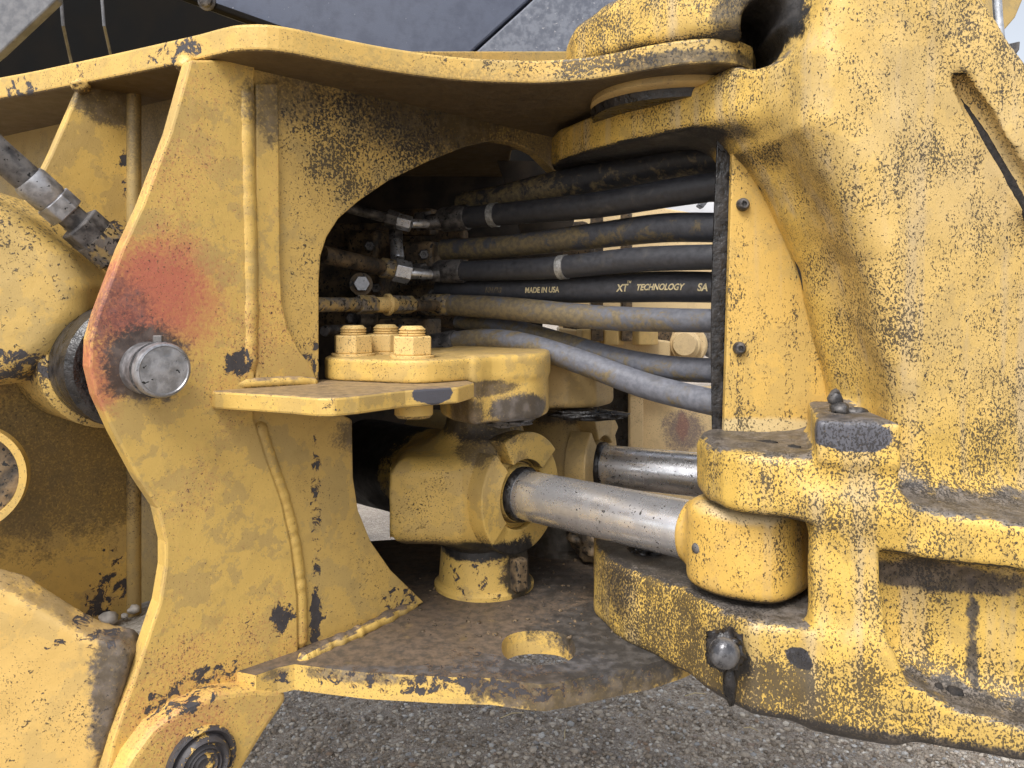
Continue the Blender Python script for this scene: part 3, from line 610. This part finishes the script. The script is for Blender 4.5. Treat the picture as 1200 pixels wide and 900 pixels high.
# ---------------------------------------------------------------- FRONT FRAME casting (right half)
FF = thing('front_frame', 'heavily speckled yellow cast front frame with hinge lugs, clevis and pocket, right half', 'machine frame')
def casting():
    g = Grid((.03, .66, -.475), (.80, 1.40, .52), .0042)
    x, y, z = g.x, g.y, g.z; Yt = y+.36*(x-.254)
    def fy(X): return .87-.36*(X-.254)
    body = g.prz([(.322, fy(.322)), (.78, fy(.78)), (.78, 1.2), (.322, 1.2)], -.452, -.200, .012, z=z+.11*np.clip(x-.38, 0, 1)*np.clip((z+.45)/.22, 0, 1))
    lug = g.prz([(.135, 1.085), (.150, 1.050), (.185, 1.005), (.212, .960), (.235, .910), (.262, fy(.262)), (.40, fy(.40)), (.40, 1.25), (.13, 1.25), (.12, 1.15)], -.452, -.346, .014)
    ton = g.prz([(.31, 1.12), (.275, 1.07), (.246, 1.03), (.231, .985), (.230, .935), (.240, .895), (.253, .876), (.275, fy(.275)), (.40, fy(.40)), (.42, 1.15), (.35, 1.15)], -.232, -.160, .014)
    D = smin(smin(body, lug, .03), ton, .03)
    yw = y+.05*np.clip(z+.1, 0, 1); ywb = yw-.20*np.clip(x-.42, 0, .17)
    web = g.pry([(.43, -.26), (.430, -.11), (.392, .05), (.350, .14), (.318, .20), (.322, .28), (.345, .36), (.35, .49), (.39, .49), (.508, .341), (.541, .290), (.565, .262), (.79, -.02), (.79, -.26)], .868, 1.13, .034, y=ywb)
    # flank ramping back to the guard plate
    flank = g.pry([(.405, -.16), (.413, -.11), (.375, .05), (.338, .135), (.298, .20), (.29, .27), (.33, .40), (.60, .40), (.60, -.16)], .985, 1.13, .02)
    W_ = smin(web, flank, .055)
    ul = g.prz([(.066, 1.315), (.078, 1.262), (.11, 1.195), (.150, 1.13), (.206, 1.062), (.27, .988), (.315, .935), (.38, .915), (.45, .93), (.45, 1.38), (.12, 1.39), (.07, 1.36)], .234, .288, .009)
    W_ = smin(W_, ul, .07)
    tt = g.prz([(.080, 1.16), (.088, 1.10), (.12, 1.045), (.17, 1.0), (.22, .97), (.29, .93), (.36, .90), (.44, .93), (.45, 1.33), (.12, 1.36), (.08, 1.3)], .352, .425, .022, z=z-.22*np.clip(x-.09, -.05, .14)*np.clip((z-.35)/.06, 0, 1)+.025)
    W_ = smin(W_, tt, .04)
    D = smin(D, W_, .045)
    band = g.pry([(.43, .350), (.485, .252), (.553, .135), (.63, .01), (.78, .0), (.565, .262), (.541, .29), (.508, .341), (.42, .46), (.385, .45)], .872, 1.0, .012, y=yw)
    D = smin(D, band, .02)
    D = smax(D, -g.cap((.490, .868, .250), (.67, .862, -.05), .0115), .004)
    D = smax(D, -np.minimum(g.cap((.300, .86, .308), (.300, 1.03, .312), .023), g.cap((.297, .86, .345), (.297, 1.03, .345), .021)), .010)
    bs = g.prz([(.324, fy(.324)-.006), (.402, fy(.402)-.004), (.42, 1.0), (.375, 1.0)], -.167, -.119, .006)
    D = smin(D, bs, .010)
    # pocket
    zz = z+.06*np.clip(x-.388, 0, 1)
    pk = g.pry([(.386, -.256), (.79, -.278), (.79, -.430), (.60, -.420), (.505, -.415), (.45, -.408), (.408, -.385), (.390, -.345)], .60, .928, .032, y=Yt)
    pk = smax(pk, -(z+.415-.9*np.clip(Yt-.872, 0, .1)), .01) if False else pk
    D = smax(D, -pk, .008)
    # clear slot cut behind the rod eye
    sl = g.pry([(-.1, -.345), (.322, -.345), (.322, -.234), (-.1, -.234)], .5, 1.5, .018)
    sl = np.minimum(sl, g.pry([(.2, -.345), (.372, -.345), (.372, -.234), (.2, -.234)], .888, 1.12, .018, y=Yt))
    D = smax(D, -sl, .004)
    D = D+.0012*np.sin(60*x+20*z)*np.sin(70*z+9*x)*np.sin(50*y)
    g.build(D, 'casting', P_cast, FF, off=(0, 0, CH), wob=.0012)
casting()
prism('hose_guard_plate', [V3(.2735, 1.02, -.19), V3(.2865, 1.02, .25), V3(.42, 1.02, .25), V3(.47, 1.02, -.19)], (0, .012, 0), P_strip, FF, bevel=.0015)
tp = [V3(.2645-.0035*math.sin(t*9)+.010*(t-.1), 1.034, -.185+t) for t in np.linspace(0, .43, 24)]
prism('rubber_edge_trim', tp+[V3(.31, 1.034, .245), V3(.31, 1.034, -.185)], (0, .005, 0), GREASE, FF, bevel=.001)
tube('packed_dirt_seam', smooth_poly([V3(.425, 1.008, -.12), V3(.400, 1.014, -.06), V3(.371, 1.014, .05), V3(.337, 1.014, .13), V3(.302, 1.014, .19), V3(.288, 1.014, .22)], 8, False), [.0045+.0025*mnoise.noise(Vector((i*.8, 0, 0))) for i in range(41)], DIRT, FF, 8)
tube('packed_dirt_seam', [V3(.490+.16*t, .882, .250-.27*t) for t in np.linspace(0, 1, 60)], [.0015+.0055*min(1, t*.08)+.0006*mnoise.noise(Vector((t*.9, 0, 0))) for t in range(60)], DIRT, FF, 10)
for px, py in ((870, 240), (866, 408)):
    b0 = W(px, py, 1.02)
    s_ = lathe('screw', b0, (0, -1, 0), [(0, .0085), (.004, .0085), (.008, .0072), (.010, .005), (.010, .0035), (.006, .003)], DSTEEL, FF, 20)
lathe('hinge_pin', V3(.235, 1.15, .24), (0, 0, 1), [(0, .07), (.25, .07)], GREASE, FF, 40)
lathe('pin_cap', V3(.415, .925, .385), (0, 0, 1), [(0, .04), (.006, .058), (.016, .063), (.03, .063), (.03, .01)], GREASE, FF, 40)
lump('grease_bolt', W(850, 762, .862), (.020, .020, .021), GREASE, FF, 4, .35, 3, 3.5); lathe('bolt_tip', W(848, 764, .850), (-.1, -1, .1), [(0, .016), (.006, .0165), (.012, .014), (.016, .008), (.017, .002)], simple('greasy_bolt_end', (.05, .05, .055), (.2, .2, .21), .3, .5, 60), FF, 24)
lump('dried_mud', W(855, 800, .86), (.008, .006, .022), GREASE, FF, 2, .4, 5)
for i, (px, py, Y, r) in enumerate(((956, 139, .893, (.007, .005, .007)), (955, 149, .893, (.006, .005, .005)), (979, 467, .90, (.008, .008, .010)), (984, 479, .89, (.011, .010, .007)), (1003, 482, .90, (.014, .010, .005)), (994, 102, .892, (.005, .004, .005)), (998, 62, .892, (.006, .004, .005)))):
    lump('mud_clod', W(px, py, Y), r, DSTEEL, FF, 2, .4, i+11)

for i, (px, py, Y, r) in enumerate(((1118, 812, .835, (.010, .008, .007)), (1100, 806, .84, (.006, .006, .005)), (1138, 822, .83, (.007, .007, .005)), (930, 524, .90, (.008, .008, .003)), (900, 519, .93, (.014, .010, .003)))):
    lump('mud_clod', W(px, py, Y), r, DIRT, FF, 2, .4, i+60)
# ---------------------------------------------------------------- left ram eye, pin, line, lower arm
PP = thing('pivot_pin', 'round bare steel pivot pin with retaining ring through the red-tinted gusset', 'pin')
pb = onG(172, 431, 1.302)
lathe('pin_body', pb-NN*.312, NN, [(0, .0295), (.343, .0295), (.345, .028), (.348, .028), (.350, .0300), (.358, .0303), (.362, .0288), (.3628, .0265), (.3615, .0255), (.3618, .012), (.3625, .001)], STEELM, PP, 48)
lathe('retaining_ring', pb+NN*.032, NN, [(0, .0305), (.004, .0315), (.005, .029)], DSTEEL, PP, 48)
box('ring_end', pb+NN*.033+np.array([0, 0, .0335]), (.010, .006, .008), DSTEEL, PP, .001)
LR = thing('lift_ram', 'speckled yellow ram end with rounded head at the left edge, behind the gusset', 'hydraulic ram')
lathe('eye_sleeve', pb-NN*.235, NN, [(0, .075), (.004, .08), (.12, .08), (.126, .072)], P_left, LR, 48)
lathe('grease_collar', pb-NN*.112, NN, [(0, .071), (.04, .073), (.07, .073), (.078, .066)], GREASE, LR, 40)
g = Grid((-.76, .76, -.14), (-.42, 1.12, .20), .0045)
hp = [(-.80, .20), (-.68, .155), (-.615, .135), (-.565, .105), (-.525, .065), (-.503, .025), (-.505, -.01), (-.535, -.055), (-.575, -.085), (-.62, -.09), (-.80, -.07)]
D = g.pry(hp, .90, 1.03, .022, y=g.y-.35*(g.x+.56))
D = smin(D, g.pry([(p[0]+(.007 if p[0] > -.7 else 0), p[1]-.003) for p in hp], .948, .972, .008, y=g.y-.35*(g.x+.56)), .006)
D = smax(D, -g.cap((-.60, .866, .12), (-.575, .872, -.06), .004), .012)
g.build(D, 'ram_head', P_left, LR, off=(0, 0, CH))
# armoured line with couplings
HL = thing('hydraulic_line', 'dirty steel braided hydraulic line with hex couplings at upper left', 'hydraulic line')
p0, p1 = W(-25, 160, .86), W(150, 312, .97); d = (p1-p0)/np.linalg.norm(p1-p0); LL = np.linalg.norm(p1-p0)
def along(t): return p0+d*LL*t
tube('braided_hose', [along(0)+np.array([-.02, -.02, .03]), along(.1), along(.34)], .0165, DSTEEL, HL)
lathe('ferrule', along(.30), d, [(0, .018), (.004, .0195), (.03, .0195), (.034, .0175)], STEELM, HL, 28)
hexp('hex_coupling', along(.46), d, .0215, .022, STEELM, HL, .0015, .3)
lathe('adaptor_body', along(.54), d, [(0, .015), (.02, .015), (.022, .017), (.03, .017)], DSTEEL, HL, 24)
hexp('hex_coupling', along(.64), d, .0255, .03, DSTEEL, HL, .002, .1)
lathe('end_coupling', along(.75), d, [(0, .0245), (.03, .0245), (.034, .021), (.08, .021)], FIT, HL, 28)
LA = thing('lower_arm', 'scuffed yellow arm with chipped rounded corner at the lower left', 'machine arm')
g = Grid((-.72, .70, -.62), (-.36, 1.12, -.22), .005)
D = g.pry([(-.80, -.20), (-.62, -.268), (-.549, -.302), (-.470, -.362), (-.436, -.375), (-.427, -.392), (-.440, -.45), (-.457, -.508), (-.50, -.66), (-.80, -.66)], .86, .905, .007, y=g.y-.25*(g.x+.5))
g.build(D, 'arm_casting', P_leftlow, LA, off=(0, 0, CH), wob=.0015)
RG = thing('rim_flange', 'curved pale yellow flange edge cut by the left side of the photo', 'flange')
lathe('flange_ring', W(-42, 562, .90), (.35, -.93, .05), [(-.02, .044), (-.02, .062), (.0, .062), (.0, .054), (-.018, .052)], P_flange, RG, 56)
lathe('flange_bore', W(-42, 562, .90), (.35, -.93, .05), [(-.022, .051), (-.0165, .0515), (-.015, .02), (-.015, .001)], MIRE, RG, 48)
# stones on the ledge
for i, (px, py, Y, r, lb) in enumerate(((128, 724, 1.07, (.013, .011, .009), 'largest pale stone lying in the recess left of the gusset'), (157, 714, 1.09, (.008, .007, .006), 'small grey stone beside the largest one in the left recess'), (146, 722, 1.08, (.005, .005, .004), 'smallest grey stone between two others in the left recess'))):
    c = W(px, py, Y); o = lump('stone', c, r, STONE, None, 2, .3, i); tag(o, lb, 'stone')
o = prism('dust_ledge', [W(105, 736, 1.10), W(135, 716, 1.13), W(185, 700, 1.17), W(190, 735, 1.02), W(150, 738, 1.05)], (0, 0, -.02), simple('dusty_grit', (.20, .18, .15), (.33, .31, .28), .95, 0, 120, .003), RF, bevel=.002)

# ---------------------------------------------------------------- hoses
def hose(pts, label, mat, crimp=None, rings=(), ext=True, name='hydraulic_hose'):
    """pts: (px, py, diameter px); the depth runs from the left bulkhead to the right one"""
    root = thing(name, label, 'hose', 'hydraulic hoses crossing the hitch')
    Q = []
    for px, py, dp in smooth_poly(pts, 8, False):
        t = (px-515)/(850-515); Y = 1.40*(1-t)+1.10*t+pts_off
        Q.append((W(px, py, Y), dp*(1.05-.05*t)*Y/F/2))
    if ext:
        d_ = Q[-1][0]-Q[-2][0]; d_ /= np.linalg.norm(d_)
        d_ = np.array([.97, .08, d_[2]*.5])
        for k in (.03, .06): Q.append((Q[-1][0]+d_*k, Q[-1][1]))
    P = [q[0] for q in Q]; rr = [q[1] for q in Q]
    sk = 1 if crimp else 0
    tube('hose', P, rr, mat, root, 28)
    dd = (P[0]-P[3]); dd /= np.linalg.norm(dd)
    if crimp:
        lathe('crimp_sleeve', P[0]-dd*.03, dd, [(0, rr[0]*1.12), (.003, rr[0]*1.2), (.05, rr[0]*1.2), (.058, rr[0]*1.0), (.062, rr[0]*.62), (.085, rr[0]*.6)], crimp, root, 28)
        hexp('hex_fitting', P[0]+dd*.055, dd, rr[0]*1.0, .022, crimp, root, .001, .2)
    for tpx in rings:
        i = min(range(len(Q)), key=lambda k: abs(P[k][0]/P[k][1]*F+600-tpx)); a = P[i+1]-P[i-1]; a /= np.linalg.norm(a)
        lathe('clamp_ring', P[i]-a*.006, a, [(0, rr[i]*1.0), (0, rr[i]*1.08), (.013, rr[i]*1.08), (.013, rr[i]*1.0)], simple('crinkled_foil_band', (.5, .5, .5), (.28, .28, .27), .45, .6, 200, .002), root, 32)
    return root, P, rr
pts_off = .06
hose([(540, 240, 26), (590, 232, 30), (640, 221, 34), (740, 200, 37), (800, 189, 38), (858, 184, 38)], 'topmost hose, thick and grimy dark brown, under the hinge lug', rubber('grimy_rubber', .75, 3, 40))
pts_off = 0
hose([(532, 256, 24), (600, 250, 26), (700, 240, 30), (780, 227, 33), (855, 216, 35)], 'clean black hose second from top with foil band near its left fitting', rubber('clean_rubber', 0, 5), DSTEEL, (583,))
pts_off = .035
hose([(520, 293, 24), (600, 288, 25), (700, 276, 30), (780, 267, 34), (850, 267, 35)], 'third hose down, black rubber with worn yellow overspray on its left half', rubber('sprayed_rubber', 1.05, 8, 28, .35))
pts_off = -.015
hose([(527, 318, 22), (600, 316, 24), (660, 313, 26), (750, 304, 29), (848, 301, 30)], 'fourth hose down, plain black with foil band at mid length', rubber('clean_rubber_two', 0, 11, 30, .1), DSTEEL, (657,))
pts_off = .02
hT, PT, RT = hose([(515, 338, 22), (600, 340, 28), (700, 338, 33), (780, 336, 36), (850, 337, 36)], 'fifth hose down, black with pale gold printed lettering', rubber('printed_rubber', 0, 14, 30, .12))
pts_off = -.02
hose([(512, 357, 20), (540, 358, 24), (600, 362, 26), (700, 372, 28), (780, 375, 28), (850, 376, 28)], 'sixth hose down, grey and yellow mottled, ending in a painted coupling', rubber('mottled_rubber', 1.15, 17, 30, .75), FIT)
pts_off = .03
hose([(535, 377, 14), (600, 385, 20), (660, 402, 24), (720, 420, 27), (780, 431, 29), (850, 435, 29)], 'seventh hose down, grey, sagging behind the lowest hose', rubber('dusty_rubber', 1.0, 20, 26, .9))
pts_off = -.022
hose([(518, 402, 20), (560, 397, 22), (610, 402, 25), (680, 424, 28), (760, 453, 30), (850, 475, 31)], 'lowest hose, smooth blue grey rubber sagging over the bearing cap', rubber('dusty_rubber_two', .8, 23, 24, 1.0), DSTEEL)
# gold print on the fifth hose
def hose_text(txt, px0, h, mat, shear=.0, sx=1, dv=0, sz=1):
    cu = bpy.data.curves.new('print', 'FONT'); cu.body = txt; cu.size = h; cu.shear = shear; cu.offset = h*.03
    to = bpy.data.objects.new('tmp', cu); COL.objects.link(to); dg = bpy.context.evaluated_depsgraph_get(); dg.update()
    me = bpy.data.meshes.new_from_object(to.evaluated_get(dg)); bpy.data.objects.remove(to)
    bm = bmesh.new(); bm.from_mesh(me); bmesh.ops.triangulate(bm, faces=bm.faces)
    bmesh.ops.subdivide_edges(bm, edges=[e for e in bm.edges if e.calc_length() > h*.25], cuts=2)
    seg = [0]
    for i in range(len(PT)-1): seg.append(seg[-1]+np.linalg.norm(PT[i+1]-PT[i]))
    s0 = np.interp(px0, [p[0]/p[1]*F+600 for p in PT], seg)
    for v in bm.verts:
        s = s0+v.co.x*sx; p = np.array([np.interp(s, seg, [q[k] for q in PT]) for k in range(3)]); r = np.interp(s, seg, RT)
        p2 = np.array([np.interp(s+.01, seg, [q[k] for q in PT]) for k in range(3)]); t = p2-p; t /= np.linalg.norm(t)
        view = -(p-np.array([0, 0, CH])); view -= t*view.dot(t); view /= np.linalg.norm(view); up = np.cross(view, t); up /= np.linalg.norm(up)
        if up[2] < 0: up = -up
        a = (v.co.y-h*.35+dv)/r
        v.co = Vector(p+(view*math.cos(a)+up*math.sin(a))*(r+.0006))
    bm.to_mesh(me); bm.free(); return link('printed_lettering', me, mat, hT)
hose_text('101/38', 575, .0125, PRINTD, .2)
hose_text('MADE IN USA', 623, .0125, PRINT, .15, .86)
hose_text('XT', 731, .0150, PRINT, .25, .95); hose_text('TM', 743, .0055, PRINT, .1, 1, .0085)
hose_text('TECHNOLOGY', 754, .0125, PRINT, .35, .92)
hose_text('SA', 826, .0150, PRINT, .2, .95)

# pipes and valve block in the window
VB = thing('valve_block', 'grimy brown hydraulic valve block with bolted covers inside the window', 'valve block')
box('valve_body', V3(-.27, 1.56, .06), (.36, .14, .20), MIRE, VB, .008)
for i, (px, py, Y, sx, sz) in enumerate(((433, 290, 1.46, .062, .06), (495, 300, 1.46, .070, .05), (440, 338, 1.45, .06, .05), (505, 345, 1.47, .09, .035), (488, 262, 1.5, .09, .05), (412, 372, 1.42, .08, .03), (470, 385, 1.46, .14, .04))):
    b = W(px, py, Y); o = box('valve_cover', b, (sx, .06, sz), MIRE, VB, .006, rz=-.35)
    lathe('cover_bolt', b+np.array([.006, -.034, 0]), (.2, -1, 0), [(0, .010), (.006, .010), (.008, .008), (.008, .004), (.004, .003)], DSTEEL, VB, 6, 20)
b = W(423, 333, 1.30); lathe('washer', b, (.3, -1, .05), [(0, .019), (.003, .019), (.003, .01)], MIRE, VB, 28); hexp('plug_bolt', b, (.3, -1, .05), .0135, .014, STEELM, VB, .001)
def pipe(label, segs, cat='fitting'):
    root = thing('pipe_fitting', label, cat)
    for nm, p, q, r0, r1, kind, m in segs:
        p, q = np.array(p), np.array(q); a = q-p; L = np.linalg.norm(a)
        if kind == 'hex': hexp(nm, p, a, r0, L, m, root, .001, .4)
        else: lathe(nm, p, a, [(0, r0*.9), (min(.003, L*.2), r0), (L-min(.003, L*.2), r1), (L, r1*.9)], m, root, 24)
    return root
Y = 1.36
pipe('zinc hex fitting leading to the second hose in the window', [('pipe', W(400, 242, 1.3), W(455, 256, Y), .008, .009, 'c', DSTEEL), ('nut', W(453, 255, Y), W(466, 259, Y), .0155, .0155, 'hex', DSTEEL),
      ('nut', W(466, 259, Y), W(482, 263, Y), .014, .014, 'hex', ZINC), ('nipple', W(482, 262, Y), W(505, 262, 1.38), .008, .008, 'c', ZINC), ('collar', W(500, 262, 1.38), W(520, 260, 1.39), .012, .014, 'c', DSTEEL)])
pipe('bright zinc hex fitting leading to the fourth hose in the window', [('pipe', W(378, 298, 1.22), W(450, 314, 1.33), .014, .013, 'c', MIRE), ('collar', W(445, 313, 1.33), W(462, 316, 1.34), .017, .017, 'c', FIT), ('nut', W(462, 316, 1.34), W(480, 320, 1.35), .020, .020, 'hex', ZINC),
      ('nipple', W(480, 320, 1.35), W(510, 322, 1.37), .010, .008, 'c', ZINC), ('collar', W(505, 322, 1.37), W(515, 321, 1.375), .012, .015, 'c', DSTEEL)])
pipe('elbow fitting of twisted foil under the upper cover in the window', [('elbow', W(464, 283, 1.38), W(466, 304, 1.36), .011, .012, 'c', ZINC), ('nut', W(464, 270, 1.39), W(464, 283, 1.38), .013, .013, 'hex', DSTEEL)])
pipe('yellow painted steel pipe with couplings at the foot of the window', [('pipe', W(366, 357, 1.10), W(420, 357, 1.19), .0105, .0105, 'c', FIT), ('nut', W(419, 357, 1.19), W(438, 357, 1.22), .0150, .0150, 'hex', FIT), ('pipe', W(438, 357, 1.22), W(462, 357, 1.26), .012, .012, 'c', P_nut),
      ('collar', W(452, 357, 1.25), W(457, 357, 1.255), .0175, .0175, 'c', P_nut), ('nut', W(460, 357, 1.26), W(482, 357, 1.30), .0150, .0150, 'hex', FIT), ('nipple', W(482, 358, 1.30), W(512, 358, 1.35), .009, .009, 'c', MIRE)], 'pipe')
pipe('thin dark pipe low in the window with crimped ring', [('pipe', W(380, 388, 1.15), W(430, 384, 1.3), .008, .008, 'c', DSTEEL), ('ring', W(418, 374, 1.25), W(436, 374, 1.28), .011, .011, 'c', DSTEEL)], 'pipe')
# grease blobs
for i, (px, py, Y, r, lb) in enumerate(((597, 492, 1.165, (.035, .02, .010), 'grey crusted grease squeezed out below the front bearing cap'), (690, 486, 1.31, (.06, .02, .010), 'dark crusted grease under the rear bearing cap'),
                                 (700, 632, 1.38, (.05, .04, .035), 'dark greasy dirt heap behind the chrome rod on the lower plate'), (760, 650, 1.12, (.028, .02, .018), 'black grease lump between rod and lower clevis lug'))):
    o = lump('grease_clump', W(px, py, Y), r, [DSTEEL, GREASE, MIRE, GREASE][i], None, 4, .35, i+20, 2.2); tag(o, lb, 'grease')

# ---------------------------------------------------------------- far side seen through the gap
FS = thing('far_frame', 'pale sunlit far side frame plates and bolts seen between the hoses', 'machine frame')
yb = 1.95
prism('far_plate', [W(655, 262, yb), W(745, 238, yb), W(850, 256, yb), W(900, 262, yb), W(900, 380, yb), W(655, 385, yb)], (0, .03, 0), P_far, FS, bevel=.003)
prism('far_rail', [W(655, 384, 1.85), W(786, 400, 1.85), W(786, 455, 1.85), W(655, 455, 1.85)], (0, .1, 0), P_far, FS, bevel=.004)
prism('far_lower_plate', [W(738, 458, 1.9), W(900, 450, 1.9), W(900, 590, 1.9), W(738, 590, 1.9)], (0, .03, 0), P_far, FS, bevel=.003)
prism('far_column', [W(738, 405, 1.87), W(754, 405, 1.87), W(754, 545, 1.87), W(738, 545, 1.87)], (0, .03, 0), P_far, FS, bevel=.003)
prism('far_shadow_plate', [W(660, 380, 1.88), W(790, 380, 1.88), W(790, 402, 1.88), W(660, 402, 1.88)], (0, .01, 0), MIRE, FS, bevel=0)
prism('far_web', [W(690, 420, 1.93), W(742, 420, 1.93), W(742, 600, 1.93), W(690, 600, 1.93)], (0, .02, 0), GREASE, FS, bevel=0)
for px in (690, 716, 756): hexp('nut', W(px, 404, 1.83), (0, 0, 1), .030, .036, P_nut, FS, .003, .1)
for px, w in ((700, 14), (735, 12)):
    prism('far_bracket', [W(px-w/2, 250, 1.80), W(px+w/2, 250, 1.80), W(px+w/2, 400, 1.80), W(px-w/2, 400, 1.80)], (0, .03, 0), MIRE, FS, bevel=.002)
lathe('far_washer', W(804, 404, 1.88), (-.3, -1, .1), [(0, .050), (.006, .050), (.012, .046), (.012, .02)], P_far, FS, 40)
lathe('far_bolt', W(803, 404, 1.86), (-.3, -1, .1), [(0, .034), (.006, .036), (.01, .034), (.012, .030), (.018, .029), (.022, .026), (.022, .001)], P_far, FS, 36)
lathe('far_hub', W(840, 400, 1.93), (-.3, -1, .1), [(0, .045), (.03, .045), (.03, .001)], DSTEEL, FS, 32)
prism('far_tube', [W(640, 262, 1.7), W(690, 258, 1.7), W(700, 300, 1.7), W(640, 310, 1.7)], (0, .06, 0), MIRE, FS, bevel=.012)
WV = thing('white_vehicle', 'white vehicle body and glass glimpsed beyond the hoses', 'vehicle')
prism('body_panel', [W(770, 215, 3.2), W(900, 205, 3.2), W(900, 262, 3.2), W(770, 262, 3.2)], (0, .6, 0), WHITEP, WV, bevel=.02)
prism('pillar', [W(818, 240, 3.1), W(832, 226, 3.1), W(838, 226, 3.1), W(824, 244, 3.1)], (0, .05, 0), GREYP, WV, bevel=.004)
prism('bumper', [W(770, 262, 3.1), W(850, 262, 3.1), W(850, 275, 3.1), W(780, 278, 3.1)], (0, .05, 0), GREYP, WV, bevel=.01)

# ---------------------------------------------------------------- bonnet and cab parts above
HD = thing('bonnet', 'dusty navy blue engine bonnet panels above the flange', 'engine bonnet')
prism('side_panel', [W(180, -60, 1.45), W(640, -60, 1.45), W(620, 0, 1.45), W(545, 68, 1.45), W(520, 110, 1.45), W(340, 110, 1.45), W(325, 38, 1.45), W(200, -8, 1.45)], (0, .03, 0), NAVY, HD, bevel=.004)
prism('front_panel', [W(642, -60, 1.45), W(760, -60, 1.45), W(742, 2, 1.45), W(700, 34, 1.45), W(600, 110, 1.45), W(523, 110, 1.45), W(549, 68, 1.45), W(624, 0, 1.45)], (0, .03, 0), NAVY2, HD, bevel=.004)
prism('panel_lip', [W(190, -12, 1.42), W(205, -14, 1.42), W(330, 30, 1.42), W(345, 100, 1.42), W(335, 100, 1.42), W(318, 34, 1.42)], (0, .03, 0), BLACKP, HD, bevel=.003)
lathe('panel_bolt', W(243, 2, 1.42), (0, -1, -.1), [(0, .016), (.004, .016), (.006, .012), (.012, .011), (.014, .008)], DSTEEL, HD, 24)
prism('void_backing', [V3(-2.6, 2.2, .3), V3(1.0, 2.2, .3), V3(.55, 2.2, 1.4), V3(-2.6, 2.2, 1.4)], (0, .05, 0), BLACKP, HD, bevel=0)  # black sheet standing in for the shaded void behind the bonnet
GP = thing('mudguard', 'scratched grey mudguard corner above a black void at upper left', 'mudguard')
prism('guard_panel', [W(-60, -60, 1.3), W(75, -60, 1.3), W(66, 0, 1.3), W(0, 62, 1.3), W(-60, 110, 1.3)], (0, .02, 0), GREYP, GP, bevel=.003)
for a, b in (((70, -20, 1.4), (86, 85, 1.5)), ((118, -20, 1.5), (131, 70, 1.6))):
    tube('edge_strip', [W(*a), W(a[0]+4, 30, a[2]), W(*b)], .003, GREYP, GP, 8)
FR = thing('cab_strut', 'silver strut and dull grey bracket against the white sky at upper right', 'strut')
tube('strut_rod', [W(1166, -40, 1.3), W(1170, 25, 1.3), W(1176, 80, 1.3)], .007, ZINC, FR, 12)
prism('strut_plate', [W(1120, -40, 1.5), W(1215, -40, 1.5), W(1190, 20, 1.5), W(1178, 34, 1.5), W(1165, 60, 1.5), W(1130, 30, 1.5)], (0, .02, 0), P_recess, FR, bevel=.002)
prism('strut_bracket', [W(1178, 52, 1.4), W(1196, 48, 1.4), W(1195, 58, 1.4), W(1188, 68, 1.4)], (0, .05, 0), DSTEEL, FR, bevel=.002)

# ---------------------------------------------------------------- origins: every thing's Empty goes to its base
bpy.context.view_layer.update()
for r in [o for o in COL.objects if o.parent is None and o.type in {'EMPTY', 'MESH'}]:
    if r.get('kind') == 'structure': continue
    tree = [r]+list(r.children_recursive); ms = [o for o in tree if o.type == 'MESH']
    if not ms: continue
    lo_ = np.full(3, 1e9); hi_ = -lo_
    for o in ms:
        c = np.empty(len(o.data.vertices)*3); o.data.vertices.foreach_get('co', c); c = c.reshape(-1, 3); lo_ = np.minimum(lo_, c.min(0)); hi_ = np.maximum(hi_, c.max(0))
    b = Vector(((lo_[0]+hi_[0])/2, (lo_[1]+hi_[1])/2, lo_[2]))
    for o in ms: o.data.transform(Matrix.Translation(-b))
    r.location = b
